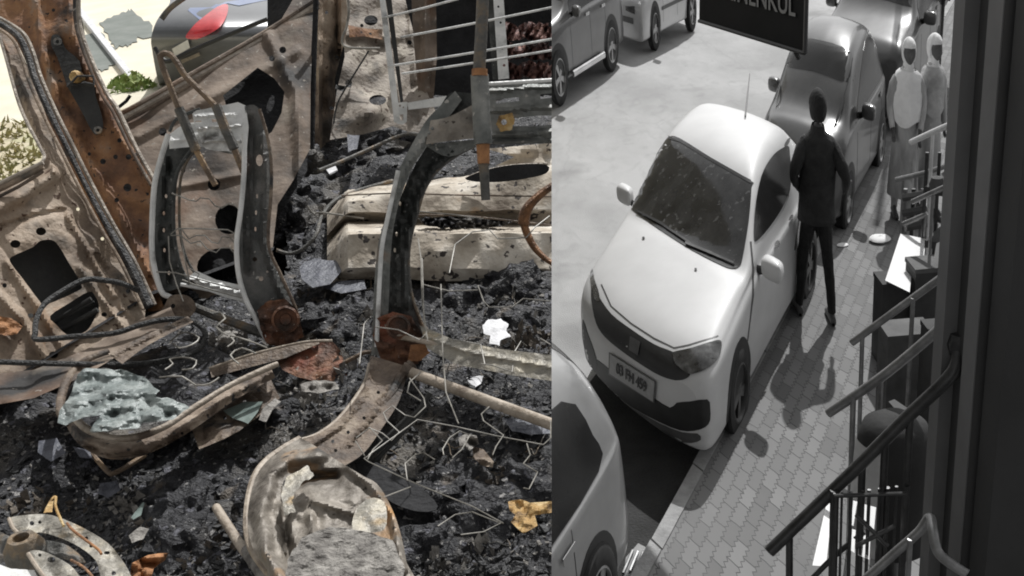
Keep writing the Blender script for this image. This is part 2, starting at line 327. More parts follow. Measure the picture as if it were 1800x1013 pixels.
def sheet(poly, P, step=12, th=.004, holes=(), disp=None, back=None, dirfn=None):
    """a plate outlined by poly, mapped through P(x, y); disp(x, y) raises it towards the viewer side; th is real thickness"""
    loops = [[Vector((x, y, 0)) for x, y in poly]] + [[Vector((x, y, 0)) for x, y in h] for h in holes]
    flatv = [p for l in loops for p in l]
    bm = bmesh.new(); vs = [bm.verts.new(p) for p in flatv]
    for t in geometry.tessellate_polygon(loops):
        try: bm.faces.new([vs[i] for i in t])
        except Exception: pass
    bmesh.ops.remove_doubles(bm, verts=bm.verts, dist=1e-5)
    if step:
        xs = [p.x for p in flatv]; ys = [p.y for p in flatv]
        for g in np.arange(min(xs) + step * .5, max(xs), step):
            bmesh.ops.bisect_plane(bm, geom=bm.verts[:] + bm.edges[:] + bm.faces[:], plane_co=(g, 0, 0), plane_no=(1, 0, 0), dist=1e-4)
        for g in np.arange(min(ys) + step * .5, max(ys), step):
            bmesh.ops.bisect_plane(bm, geom=bm.verts[:] + bm.edges[:] + bm.faces[:], plane_co=(0, g, 0), plane_no=(0, 1, 0), dist=1e-4)
    bm.verts.index_update(); mb = MB()
    F = []; Bk = []
    for v in bm.verts:
        p = P(v.co.x, v.co.y)
        d = dirfn(p) if dirfn else (p - C0).normalized()
        if disp: p = p - d * disp(v.co.x, v.co.y)
        F.append(p); Bk.append(p + d * th)
    fs = [tuple(v.index for v in f.verts) for f in bm.faces]
    mb.add(F, fs); mb.add(Bk, [q[::-1] for q in fs])
    for e in bm.edges:
        if len(e.link_faces) == 1:
            a, b = e.verts[0].index, e.verts[1].index; mb.add([F[a], F[b], Bk[b], Bk[a]], [(0, 1, 2, 3)])
    bm.free(); return mb
def lens(amp, s, seed=0, sy=1.):
    return lambda x, y: amp * noise.noise(Vector((x * s, y * s * sy, seed)))
def bead(lines, base=None):
    """raised beads: lines = [(points, width, height)]"""
    segs = []
    for k, (pts, wd, h) in enumerate(lines):
        for a, b in zip(pts[:-1], pts[1:]): segs.append((a[0], a[1], b[0] - a[0], b[1] - a[1], wd, h, k, (b[0] - a[0]) ** 2 + (b[1] - a[1]) ** 2 + 1e-9))
    def f(x, y):
        z = base(x, y) if base else 0.; best = {}
        for ax, ay, dx_, dy_, wd, h, k, l2 in segs:
            px_, py_ = x - ax, y - ay; t = (px_ * dx_ + py_ * dy_) / l2; t = 0 if t < 0 else 1 if t > 1 else t
            dd = math.hypot(px_ - dx_ * t, py_ - dy_ * t) / wd
            if dd < 1:
                v = (math.cos(dd * math.pi) + 1) / 2 * h
                if k not in best or abs(v) > abs(best[k]): best[k] = v
        return z + sum(best.values())
    return f
def ptube(pts, d, rpx, n=8, sm=5, P=None):
    """a tube along points; d one distance or one per point; radius rpx in picture units at that distance"""
    D = d if isinstance(d, (list, tuple)) else [d] * len(pts)
    R = rpx if isinstance(rpx, (list, tuple)) else [rpx] * len(pts)
    q = [(x, y, dd, rr) for (x, y), dd, rr in zip(pts, D, R)]
    if sm > 1 and len(q) > 2: q = crom(q, sm)
    mb = MB()
    if P: mb.tube([P(x, y) for x, y, a, b in q], [b * (P(x, y) - C0).dot(FWD) / F_PX for x, y, a, b in q], n)
    else: mb.tube([A(x, y, dd) for x, y, dd, rr in q], [rr * dd / F_PX for x, y, dd, rr in q], n)
    return mb

# ================================================================== THE STREET (picture's right half)
KD = Vector((.741, .671, 0)).normalized()               # along the kerb, away from the camera (street plan)
KN = Vector((KD.y, -KD.x, 0))                           # across, towards the building
K0 = Vector(atz(1235, 830, .10)); K0 = Vector((K0.x / KX, K0.y, 0))
k1 = Vector(atz(1478, 375, .10)); k1 = Vector((k1.x / KX, k1.y, 0)); KD = (k1 - K0).normalized(); KN = Vector((KD.y, -KD.x, 0))
def street(u, v, z=0.): p = K0 + KD * u + KN * v; return Vector((p.x * KX, p.y, z))
def quad(name, u0, u1, v0, v1, z, m, n=1):
    mb = MB(); mb.add([street(u0, v0, z), street(u1, v0, z), street(u1, v1, z), street(u0, v1, z)], [(0, 1, 2, 3)])
    return tag(mk(name, mb, m, smooth=False), kind='structure')
quad('ground', -60, 160, -120, 120, -.03, mat('far_ground', [(.14,) * 3, (.2,) * 3], 1, rough=.95))
quad('road', -8, 90, -16, -.1, 0, road_mat())
m_road_shade = mat('shade_dark_asphalt', [(.018,) * 3, (.035,) * 3], 5, rough=.9, bump=.5, bscale=60)
quad('shaded_road_strip', -8, 30, -1.75, -.1, .004, m_road_shade)  # road by the kerb, coloured dark to carry the parked cars' shadow
pv = paver_mat(-math.atan2(KD.y, KD.x))
quad('pavement', -8, 60, .0, 3.3, .10, pv)
quad('shaded_paving', -8, 60, 3.3, 9, .104, mat('shade_dark_paving', [(.05,) * 3, (.11,) * 3], 1.2, rough=.9, bump=.4))  # paving farther right, its shade put into a darker colour
mb = MB()
for i in range(60):                                     # kerb stones, one per metre
    u0, u1 = -6 + i * 1.0 + .012, -5 + i * 1.0 - .012; zt = .108 + .006 * random.random(); e = .012 * random.random()
    P = [street(u0, -.15 + e, -.02), street(u1, -.15 + e, -.02), street(u1, .0 + e, -.02), street(u0, .0 + e, -.02)]
    Q = [street(u0, -.13 + e, zt), street(u1, -.13 + e, zt), street(u1, .0 + e, zt), street(u0, .0 + e, zt)]
    mb.add(P + Q, [(4, 5, 6, 7), (0, 1, 5, 4), (1, 2, 6, 5), (2, 3, 7, 6), (3, 0, 4, 7)])
tag(mk('kerb', mb, m_kerb, smooth=False), kind='structure')

# ---- car bodies ---------------------------------------------------
SEDAN = [  # x, half width, sill z, shoulder z, roof-edge half width, roof-edge z, centre z
    (2.34, .80, .215, .60, .62, .64, .66), (2.26, .88, .18, .66, .68, .71, .735), (2.02, .92, .18, .735, .73, .79, .82),
    (1.6, .93, .19, .80, .74, .865, .90), (1.15, .92, .20, .86, .76, .925, .965), (.86, .92, .20, .90, .78, .965, 1.01),
    (.55, .915, .20, .925, .735, 1.12, 1.18), (.15, .91, .20, .935, .66, 1.33, 1.385), (-.25, .905, .20, .94, .63, 1.405, 1.47),
    (-.75, .905, .20, .945, .62, 1.42, 1.49), (-1.15, .89, .20, .95, .60, 1.375, 1.445), (-1.5, .86, .20, .96, .58, 1.24, 1.30),
    (-1.8, .82, .21, .965, .60, 1.09, 1.13), (-2.0, .77, .23, .96, .60, 1.03, 1.055), (-2.15, .70, .28, .93, .55, .99, 1.0), (-2.20, .62, .32, .88, .5, .92, .93)]
SUV = [
    (2.2, .62, .30, .78, .50, .83, .85), (2.13, .76, .26, .86, .60, .91, .93), (1.9, .86, .25, .93, .66, .99, 1.02),
    (1.5, .90, .25, .98, .70, 1.04, 1.07), (1.1, .92, .25, 1.02, .72, 1.09, 1.13), (.8, .92, .25, 1.04, .70, 1.18, 1.23),
    (.5, .92, .25, 1.05, .65, 1.36, 1.42), (.15, .92, .25, 1.06, .62, 1.53, 1.59), (-.4, .92, .25, 1.07, .61, 1.60, 1.66),
    (-1.1, .92, .25, 1.08, .60, 1.59, 1.65), (-1.7, .91, .26, 1.09, .58, 1.52, 1.58), (-2.0, .89, .28, 1.09, .58, 1.36, 1.40),
    (-2.15, .84, .30, 1.05, .62, 1.14, 1.18), (-2.2, .76, .36, .95, .60, 1.0, 1.02)]
HATCH = [  # small rounded car with a high domed roof
    (1.85, .50, .30, .66, .42, .72, .75), (1.78, .66, .24, .74, .52, .82, .86), (1.55, .78, .22, .82, .58, .93, .98),
    (1.3, .82, .22, .88, .62, .97, 1.02), (1.05, .83, .22, .92, .63, 1.03, 1.09), (.75, .83, .22, .94, .61, 1.22, 1.29),
    (.35, .83, .22, .95, .58, 1.42, 1.50), (-.25, .83, .22, .96, .57, 1.50, 1.59), (-.8, .83, .22, .97, .56, 1.48, 1.57),
    (-1.2, .82, .22, .97, .56, 1.34, 1.42), (-1.5, .79, .24, .95, .56, 1.10, 1.16), (-1.7, .70, .30, .88, .5, .96, .98)]
LONGH = [r for r in SEDAN[:9]] + [(-.9, .905, .20, .95, .57, 1.42, 1.49), (-1.4, .90, .20, .96, .58, 1.39, 1.45), (-1.75, .89, .21, .97, .57, 1.29, 1.34),
    (-1.95, .86, .23, .97, .60, 1.13, 1.17), (-2.05, .80, .28, .93, .62, .99, 1.0), (-2.10, .72, .32, .88, .55, .92, .93)]
def body_mesh(T, bulge=.10, bulge2=.08):
    T = [tuple(t) for t in T]; T = crom(T, 5); S = []; x0, x1 = T[0][0], T[-1][0]
    for (x, w_, zs, zb, yt, zt, zc) in T:
        ring = [(0, zs), (w_ * .6, zs), (w_ * .93, zs + .02), (w_ * .985, zs + .12), (w_, .5 * (zs + zb)), (w_ * .985, zb - .07), (w_ * .94, zb), (w_ * .5 + yt * .5, zb + (zt - zb) * .52), (yt, zt), (yt * .62, zt + (zc - zt) * .75), (0, zc)]
        R = crom(ring, 4); S.append([(x, y, z) for y, z in R])
    def shape(p):
        x, y, z = p; t = max(0, (x - (x0 - .6)) / .6); t2 = max(0, ((x1 + .5) - x) / .5)
        yy = (abs(y) / .9) ** 2.4
        zr = (z - .42) / .4
        x = x - bulge * 1.5 * yy * t * t - .05 * max(0, zr) ** 2 * t * t - .04 * max(0, -zr) ** 2 * t * t + bulge2 * yy * t2 * t2 + .05 * max(0, zr) * t2
        return Vector((x, y, z))
    mb = MB(); K = len(S[0]); G = []
    for R in S: G.append([shape(p) for p in R] + [shape((p[0], -p[1], p[2])) for p in R[::-1][1:]])
    mb.grid(G)
    for idx, rev in ((0, 0), (-1, 1)):                  # front and rear faces as grids across
        R = S[idx]; g = []
        for p in R[1:-1]: g.append([shape((p[0], p[1] * a, p[2])) for a in np.linspace(-1, 1, 15)])
        mb.grid(g)
        c0 = shape(R[0]); c1 = shape(R[-1]); n = len(mb.v); mb.add([c0] + g[0], [(0, i + 1, i + 2) for i in range(14)]); mb.add([c1] + g[-1], [(0, i + 1, i + 2) for i in range(14)])
    return mb
def bvh_of(mb): return BVHTree.FromPolygons([tuple(p) for p in mb.v], [f for f in mb.f], epsilon=0.)
def wheel_parts(c, side, r=.32, wd=.2, spokes=5):
    """tyre and rim; axis along y, outer face towards side"""
    M = Matrix.Translation(c) @ Matrix.Rotation(-side * math.pi / 2, 4, 'X')
    ty = MB().lathe([(r * .62, -wd / 2), (r * .9, -wd / 2), (r, -wd / 2 + .03), (r, wd / 2 - .03), (r * .93, wd / 2), (r * .66, wd / 2 + .004), (r * .62, wd / 2 - .03), (r * .62, -wd / 2)], 28, M)
    rim = MB().lathe([(r * .66, wd / 2 - .0), (r * .62, wd / 2 + .006), (r * .58, wd / 2 - .02), (r * .57, wd / 2 - .09), (0.001, wd / 2 - .1)], 28, M)
    rim.lathe([(.05, wd / 2 - .09), (.05, wd / 2 - .012), (.001, wd / 2 - .006)], 12, M)
    for k in range(spokes):
        a = 2 * math.pi * k / spokes + .3; R = Matrix.Rotation(a, 4, 'Z')
        ring = [(.03, -.028, 0), (r * .6, -.045, -.012), (r * .6, .045, -.012), (.03, .028, 0)]
        v = [M @ (R @ Vector((p[0], p[1], p[2] + wd / 2 - .01))) for p in ring]; u = [M @ (R @ Vector((p[0], p[1], p[2] + wd / 2 - .05))) for p in ring]
        rim.add(v + u, [(0, 1, 2, 3), (4, 7, 6, 5), (0, 4, 5, 1), (1, 5, 6, 2), (2, 6, 7, 3), (3, 7, 4, 0)])
    return ty, rim
class Car:
    def __init__(s, name, label, cat, T, pose, scale, paint, wheels=(1.38, -1.28), group=None, wr=.32, bulge=.10, rimm=None):
        rimm = rimm or m_rim; s.x, s.y, s.yaw = pose; s.sl, s.sw, s.sh = scale; s.ca, s.sa = math.cos(s.yaw), math.sin(s.yaw)
        s.mesh = body_mesh(T, bulge); s.bvh = bvh_of(s.mesh); s.T = T
        s.root = root(name, s.W(Vector((0, 0, 0))), label, cat, group)
        s.body = s.part('body', s.mesh, paint); s.hw = max(t[1] for t in T)
        for wx in wheels:
            for sd in (1, -1):
                arch = [(wx + (wr + .055) * math.cos(a), wr + (wr + .055) * math.sin(a)) for a in np.linspace(-.75, math.pi + .75, 26)]
                arch = [(x, max(z, .16)) for x, z in arch]
                s.side('wheel_arch', arch, m_trim, sd, step=.12, off=.004, par=s.root)
                ty, rim = wheel_parts(Vector((wx, sd * (s.hw - .095), wr)), sd, wr)
                wo = s.part('wheel', ty, m_tyre); s.part('rim', rim, rimm, wo)
    def W(s, p):                                        # car coordinates -> world
        p = Vector((p[0] * s.sl, p[1] * s.sw, p[2] * s.sh)); return sq((s.x + s.ca * p.x - s.sa * p.y, s.y + s.sa * p.x + s.ca * p.y, p.z))
    def inv(s, q):
        x = q[0] / KX - s.x; y = q[1] - s.y; return Vector(((s.ca * x + s.sa * y) / s.sl, (-s.sa * x + s.ca * y) / s.sw, q[2] / s.sh))
    def part(s, name, mb, m, par=None):
        n = MB(); n.v = [s.W(p) for p in mb.v]; n.f = list(mb.f); return mk(name, n, m, par or s.root)
    def hit(s, o, d):
        h = s.bvh.ray_cast(o, d.normalized()); return h
    def pix(s, name, poly, m, step=9, off=.005, holes=(), par=None, sm=0, th=.006):
        """a panel set on the bodywork: its outline as seen from where the street is watched"""
        if sm: poly = [p[:2] for p in crom(poly, sm, True)]
        cx_ = sum(p[0] for p in poly) / len(poly); cy_ = sum(p[1] for p in poly) / len(poly)
        def P(x, y):
            o = s.inv(C0); d = (s.inv(C0 + ray(x, y)) - o).normalized(); h = s.bvh.ray_cast(o, d)
            k = 0
            while h[0] is None and k < 60:
                k += 1; x += (cx_ - x) * .03; y += (cy_ - y) * .03; d = (s.inv(C0 + ray(x, y)) - o).normalized(); h = s.bvh.ray_cast(o, d)
            if h[0] is None: h = s.bvh.find_nearest(s.inv(C0 + ray(x, y) * s._t))
            s._t = (s.W(h[0]) - C0).dot(FWD); n = h[1] if h[1].dot(d) < 0 else -h[1]; return h[0] + n * off
        s._t = 7
        mb = sheet(poly, P, step, th, holes, dirfn=lambda p: Vector((0, 0, 1)) if 0 else (Vector((0, p.y * .3, .5)) - Vector((0, p.y, p.z))).normalized() * .6 + Vector((-.5 if p.x > 0 else .5, 0, 0)))
        return s.part(name, mb, m, par)
    def proj(s, name, poly, m, axis, sd, step=.09, off=.004, holes=(), par=None, th=.006, sm=0):
        if sm: poly = [p[:2] for p in crom(poly, sm, True)]
        def P(a, b):
            if axis == 'y': o = Vector((a, sd * 3, b)); d = Vector((0, -sd, 0))
            elif axis == 'x': o = Vector((sd * 4, a, b)); d = Vector((-sd, 0, 0))
            else: o = Vector((a, b, 4)); d = Vector((0, 0, -1))
            h = s.bvh.ray_cast(o, d)
            if h[0] is None:
                h = s.bvh.find_nearest(Vector((a, sd * s.hw, b)) if axis == 'y' else Vector((sd * 2.2, a, b)) if axis == 'x' else Vector((a, b, 1)))
            n = h[1] if h[1].dot(d) < 0 else -h[1]; return h[0] + n * off
        D = Vector((0, -sd, 0)) if axis == 'y' else Vector((-sd, 0, 0)) if axis == 'x' else Vector((0, 0, -1))
        return s.part(name, sheet(poly, P, step, th, holes, dirfn=lambda p: D), m, par)
    def side(s, name, poly, m, sd, **k): return s.proj(name, poly, m, 'y', sd, **k)
    def face(s, name, poly, m, sd, **k): return s.proj(name, poly, m, 'x', sd, **k)
    def mirror(s, x, z, m, sd, sz=1.):
        mb = MB(); y0 = sd * (s.hw * .93); c = Vector((x, sd * (s.hw + .11), z))
        G = []
        for i in range(9):
            a = i / 8 * math.pi; pw = lambda v: math.copysign(abs(v) ** .6, v)
            G.append([c + Vector((.085 * pw(math.cos(a)) * sz, .125 * sz * pw(math.sin(a)) * pw(math.cos(t)), .075 * sz * pw(math.sin(a)) * pw(math.sin(t)))) for t in np.linspace(0, 2 * math.pi, 17)])
        mb.grid(G); o = s.part('mirror', mb, m)
        s.part('mirror_arm', MB().tube([Vector((x, y0, z - .06)), Vector((x, sd * (s.hw + .05), z - .03))], [.035, .025], 8), m_trim, o)
        return o

# the white sedan, the hero of the street
ca = Car('parked_sedan', 'clean white sedan with black grille parked at the kerb beside the dark-clothed person', 'car',
         SEDAN, (3.121, 7.766, -2.405), (.987, 1.061, .948), m_white, group='cars parked along the kerb', bulge=.115, rimm=m_trim2)
ws = ca.pix('windscreen', [(1178, 241), (1195, 244), (1250, 278), (1319, 318), (1321, 330), (1316, 390), (1305, 455), (1300, 468), (1290, 473), (1270, 468), (1215, 440), (1160, 405), (1115, 373), (1109, 362), (1112, 345), (1140, 296), (1168, 250)], m_win, sm=3)
sw = ca.pix('side_window', [(1386, 258), (1378, 259), (1360, 272), (1342, 300), (1332, 335), (1326, 380), (1325, 418), (1330, 424), (1350, 402), (1372, 370), (1388, 335), (1390, 300), (1388, 270)], m_win2, sm=3)
ca.pix('grille', [(1045, 495), (1052, 520), (1075, 553), (1110, 580), (1150, 606), (1182, 619), (1187, 625), (1187, 640), (1205, 652), (1213, 660), (1200, 668), (1180, 667), (1150, 655), (1100, 622), (1065, 594), (1048, 568), (1040, 530), (1040, 500)], m_trim, sm=3)
hl = ca.pix('headlight', [(1184, 620), (1215, 613), (1250, 602), (1264, 599), (1268, 604), (1266, 620), (1258, 636), (1240, 650), (1218, 658), (1205, 655), (1188, 640), (1183, 628)], m_lamp, off=.008, sm=3)
ca.pix('headlight', [(1041, 470), (1045, 492), (1052, 512), (1055, 530), (1046, 528), (1039, 500), (1038, 478)], m_lamp, off=.008, sm=3)
ca.pix('emblem', [(1108, 592), (1126, 603), (1122, 624), (1106, 614)], m_trim2, off=.012, sm=0)
ca.pix('lower_intake', [(1050, 632), (1078, 655), (1120, 685), (1150, 700), (1178, 717), (1190, 708), (1212, 706), (1243, 702), (1248, 715), (1248, 738), (1240, 750), (1220, 757), (1195, 756), (1160, 742), (1110, 715), (1070, 685), (1045, 660), (1040, 640)], m_trim, sm=2)
ca.pix('fog_lamp_recess', [(1025, 562), (1033, 585), (1044, 615), (1050, 640), (1046, 655), (1034, 640), (1028, 615), (1024, 590)], m_trim, off=.006, sm=2)
ca.pix('bumper_lip', [(1048, 672), (1080, 697), (1120, 722), (1160, 744), (1200, 760), (1226, 762), (1232, 772), (1215, 778), (1190, 774), (1150, 757), (1100, 727), (1060, 697), (1046, 682)], m_trim2, off=.007, sm=2)
pl = ca.pix('number_plate', [(1074, 621), (1152, 670), (1149, 704), (1073, 655)], m_plate, off=.022, step=8)
ca.pix('plate_rim', [(1072, 618), (1154, 669), (1151, 707), (1071, 657)], m_trim2, off=.019, step=8, par=pl, holes=[[(1076, 625), (1150, 672), (1147, 701), (1075, 654)]])
for d in [[(1318, 425), (1322, 470), (1322, 520), (1318, 560), (1313, 600), (1315, 600), (1320, 560), (1325, 520), (1325, 470), (1321, 425)],
          [(1398, 300), (1404, 340), (1404, 380), (1396, 440), (1398, 440), (1406, 380), (1407, 340), (1401, 300)]]:
    ca.pix('door_gap', d, m_trim2, off=.003)
for hx, hy in ((1364, 431), (1389, 384)): ca.pix('door_handle', circ(hx, hy, 3.4, 7, 10, .5), m_chrome, off=.02, step=5)
ca.pix('bonnet_gap', [(1058, 500), (1075, 538), (1110, 568), (1150, 594), (1185, 611), (1210, 606), (1262, 590), (1263, 591.5), (1211, 608), (1185, 613), (1149, 596), (1109, 570), (1073, 539), (1056, 501)], m_trim2, off=.003)
ca.pix('fuel_flap', circ(1384, 250, 9, 3, 10, -1.0), m_trim2, off=.004, step=5)
ca.pix('wiper', [(1120, 372), (1160, 392), (1215, 430), (1214, 433), (1158, 396), (1119, 375)], m_trim, off=.02, step=6)
ca.pix('wiper', [(1205, 428), (1250, 446), (1290, 464), (1289, 467), (1248, 450), (1204, 432)], m_trim, off=.02, step=6)
ca.pix('windscreen_edge', [(1175, 240), (1320, 318), (1321, 324), (1316, 322), (1250, 285), (1194, 251), (1176, 246)], m_trim, off=.009, step=6)
ca.mirror(.62, .97, m_white, 1); ca.mirror(.62, .97, m_white, -1)
ca.part('antenna', MB().tube([ca.inv(atz(1310, 205, 1.42)), ca.inv(A(1318, 130, (atz(1310, 205, 1.42) - C0).dot(FWD) + .35))], [.012, .006], 6), m_trim)
for nx, ny in ((1131, 420), (1223, 475)): ca.pix('washer_jet', circ(nx, ny, 2.4, 2, 8), m_trim, off=.01, step=3)
# plate characters
def text_obj(name, body, m, parent, fn, size, align='CENTER', ext=.0, bold=0.):
    cu = bpy.data.curves.new('t', 'FONT'); cu.body = body; cu.size = size; cu.align_x = align; cu.offset = bold; cu.resolution_u = 3
    t = bpy.data.objects.new('t', cu); COL.objects.link(t); dg = bpy.context.evaluated_depsgraph_get()
    me = bpy.data.meshes.new_from_object(t.evaluated_get(dg)); bpy.data.objects.remove(t)
    mb = MB(); V = [v.co.copy() for v in me.vertices]; mb.add([fn(v.x, v.y, 0) for v in V], [tuple(p.vertices) for p in me.polygons])
    es = {}
    for p in me.polygons:
        vv = list(p.vertices)
        for a, b in zip(vv, vv[1:] + vv[:1]): es[(min(a, b), max(a, b))] = es.get((min(a, b), max(a, b)), 0) + 1
    bk = [fn(v.x, v.y, 1) for v in V]; mb.add(bk, [tuple(p.vertices)[::-1] for p in me.polygons])
    for (a, b), c in es.items():
        if c == 1: mb.add([fn(V[a].x, V[a].y, 0), fn(V[b].x, V[b].y, 0), bk[b], bk[a]], [(0, 1, 2, 3)])
    return mk(name, mb, m, parent, smooth=False)
xs = [p for p in [ca.inv(C0)]]
def plate_fn(x, y, k):
    u, v = (x + .5), y                                   # u 0..1 across, v 0..1 up
    px = 1077 + 70 * u + (-1) * (1 - v) * 1; py = 651 + 46 * u - 27 * v
    o = ca.inv(C0); d = (ca.inv(C0 + ray(px, py)) - o).normalized(); h = ca.bvh.ray_cast(o, d)
    return ca.W(h[0] + h[1] * (.034 - .006 * k) * (1 if h[1].dot(d) < 0 else -1))
text_obj('plate_text', '03 FH 459', m_trim, pl, lambda x, y, k: plate_fn(x * .92, .12 + y * 1.0, k), .24 * .92, bold=.004) if 0 else None
cu_w = 1.
text_obj('plate_text', '03 FH 459', m_trim, pl, lambda x, y, k: plate_fn(x * .178, .16 + y * .95, k), 1.0, bold=.012)

def simple_car(name, label, T, pose, scale, paint, group, suv=0, wr=.32, wheels=(1.38, -1.28), hatch=0, cat='car', screen=None, wheelspokes=5, swin=True):
    c = Car(name, label, cat, T, pose, scale, paint, wheels, group, wr)
    zb = T[5][3]; z1 = max(t[6] for t in T)
    yt = min(t[4] for t in T[6:10]); xa = T[5][0]
    c.face('windscreen', [(-.66, T[5][6] - .02), (-.62, T[5][6] + .02), (-yt * .93, z1 - .12), (0, z1 - .075), (yt * .93, z1 - .12), (.62, T[5][6] + .02), (.66, T[5][6] - .02), (0, T[5][6] + .015)], screen or m_win2, 1, sm=3)
    c.face('rear_window', [(-.55, zb + .12), (-yt * .8, z1 - .14), (0, z1 - .10), (yt * .8, z1 - .14), (.55, zb + .12), (0, zb + .10)], m_win2, -1, sm=3)
    for sd in (1, -1):
        if swin: c.side('side_window', [(xa - .12, zb + .02), (T[7][0] + .02, z1 - .19), (T[8][0], z1 - .13), (T[10][0] + .1, z1 - .15), (T[10][0] - .15, zb + .2), (T[10][0] - .1, zb + .05), (-.3, zb + .03)], m_win2, sd, sm=3)
        for x in (T[5][0] - .05, -.22, -1.0): c.side('door_gap', [(x - .004, .35), (x + .004, .35), (x + .004, zb), (x - .004, zb)], m_trim, sd, off=.002)
        for x in (-.1, -.92): c.side('door_handle', [(x - .09, zb - .10), (x + .09, zb - .10), (x + .09, zb - .06), (x - .09, zb - .06)], m_chrome if suv else paint, sd, off=.02)
        c.mirror(T[6][0] + .08, zb + .06, paint, sd)
    return c
# the pale car in front of it, lower left, cut by the picture's edge
import math as _m
p0 = atz(1340, 448, .93); p1 = atz(1040, 846, .93)
dx, dy = (p1.x - p0.x) / KX, p1.y - p0.y
cD = simple_car('parked_hatchback', 'pale grey car in the near corner, parked directly ahead of the white sedan', LONGH,
                (3.121 - .741 * 5.55 - .06, 7.766 - .671 * 5.55 + .15, -2.405), (.987, 1.061, .948), m_palecar, 'cars parked along the kerb', screen=m_win)
# the dark rounded car parked behind the white sedan
def along(u, v): p = K0 + KD * u + KN * v; return p.x, p.y
bx, by = 3.121 + .741 * 4.1 + .32, 7.766 + .671 * 4.1 - .12
cB = simple_car('parked_hatchback', 'rounded dark grey hatchback behind the white sedan, bright streak on its windscreen and round headlamps', HATCH,
                (bx, by, -2.405), (.95, .86, .95), m_midcar, 'cars parked along the kerb', wheels=(1.15, -1.15), wr=.31)
for sd in (1, -1):
    Mh = Matrix.Translation(Vector((1.69, sd * .56, .74))) @ Matrix.Rotation(math.radians(70), 4, 'Y')
    r_ = cB.part('headlight', MB().lathe([(.12, -.06), (.18, -.02), (.18, .03), (.15, .05), (.12, .02)], 20, Mh), m_silver)
    cB.part('lens', MB().lathe([(.115, .02), (.08, .04), (.001, .05)], 16, Mh), m_lamp, r_)
cB.face('grille', [(-.36, .46), (.36, .46), (.34, .58), (-.34, .58)], m_trim, 1)
cB.face('bumper', [(-.62, .26), (.62, .26), (.6, .42), (-.6, .42)], m_trim2, 1, off=.02)
cB.part('wiper', MB().tube([(.86, .5, 1.13), (.84, 0, 1.16), (.86, -.5, 1.13)], .014, 6), m_trim)
cC = simple_car('parked_van', 'tall dark car with pale roof edge, farthest in the kerbside row behind the round hatchback', SUV,
                (bx + .741 * 4.3, by + .671 * 4.3, -2.405), (1.0, .95, 1.0), m_midcar, 'cars parked along the kerb')
cC.part('roof_rail', MB().tube([(.3, .6, 1.60), (-.4, .63, 1.66), (-1.5, .6, 1.6)], .03, 8), m_chrome)
cC.part('roof_rail', MB().tube([(.3, -.6, 1.60), (-.4, -.63, 1.66), (-1.5, -.6, 1.6)], .03, 8), m_chrome)
cC.part('roof_trim', MB().tube([(.24, -.6, 1.57), (.2, 0, 1.64), (.24, .6, 1.57)], .03, 8), m_chrome)
# across the road
a0 = atz(985, 185); a1 = atz(1075, 125); a0 = Vector((a0.x / KX, a0.y, 0)); a1 = Vector((a1.x / KX, a1.y, 0))
yw = math.atan2(a0.y - a1.y, a0.x - a1.x); hd = Vector((math.cos(yw), math.sin(yw), 0)); lf = Vector((-hd.y, hd.x, 0))
sc_ = (a1 - a0).length / 2.66; cen = (a0 + a1) / 2 - hd * .05 * sc_ - lf * .84
cE = simple_car('parked_suv', 'dark suv with alloy wheels and a bright sill bar across the road', SUV, (cen.x, cen.y, yw), (sc_, 1, 1.0), m_blackcar, 'cars parked across the road', wr=.37, suv=1)
for sd in (1, -1): cE.part('side_step', MB().tube([(.85, sd * .97, .33), (-.75, sd * .97, .33)], .045, 8), m_chrome)
b0 = atz(1148, 88); b1 = atz(1212, 55); b0 = Vector((b0.x / KX, b0.y, 0)); b1 = Vector((b1.x / KX, b1.y, 0))
yw2 = math.atan2(b0.y - b1.y, b0.x - b1.x); hd2 = Vector((math.cos(yw2), math.sin(yw2), 0)); lf2 = Vector((-hd2.y, hd2.x, 0))
sc2 = (b1 - b0).length / 2.66; cen2 = (b0 + b1) / 2 - hd2 * .05 - lf2 * .8
cF = simple_car('parked_sedan', 'silver car with a dark bumper strip beyond the dark suv across the road', SEDAN, (cen2.x, cen2.y, yw2), (sc2, 1, 1.05), m_silver, 'cars parked across the road')
cF.face('bumper_strip', [(-.6, .42), (.6, .42), (.6, .50), (-.6, .50)], m_trim2, 1, off=.012)
for sd in (1, -1): cF.side('rub_strip', [(.9, .52), (-.9, .52), (-.9, .57), (.9, .57)], m_trim2, sd, off=.012)
for sd in (1, -1): cF.face('headlight', [(sd * .35, .58), (sd * .66, .56), (sd * .66, .66), (sd * .35, .64)], m_lamp, 1, off=.012)

# ---- people -------------------------------------------------------
def skin_mesh(joints, edges, sub=1, rootn=0, flat_=1.):
    """joints: (x, y, z, rx, ry); one continuous surface grown over the skeleton"""
    me = bpy.data.meshes.new('sk'); me.from_pydata([j[:3] for j in joints], edges, []); o = bpy.data.objects.new('sk', me); COL.objects.link(o)
    sm = o.modifiers.new('s', 'SKIN'); sm.use_smooth_shade = True
    for i, v in enumerate(me.skin_vertices[0].data): v.radius = (joints[i][3], joints[i][4] if len(joints[i]) > 4 else joints[i][3]); v.use_root = (i == rootn)
    ss = o.modifiers.new('u', 'SUBSURF'); ss.levels = sub; ss.render_levels = sub
    dg = bpy.context.evaluated_depsgraph_get(); dg.update(); m2 = bpy.data.meshes.new_from_object(o.evaluated_get(dg))
    mb = MB().add([v.co for v in m2.vertices], [tuple(p.vertices) for p in m2.polygons]); bpy.data.objects.remove(o); return mb
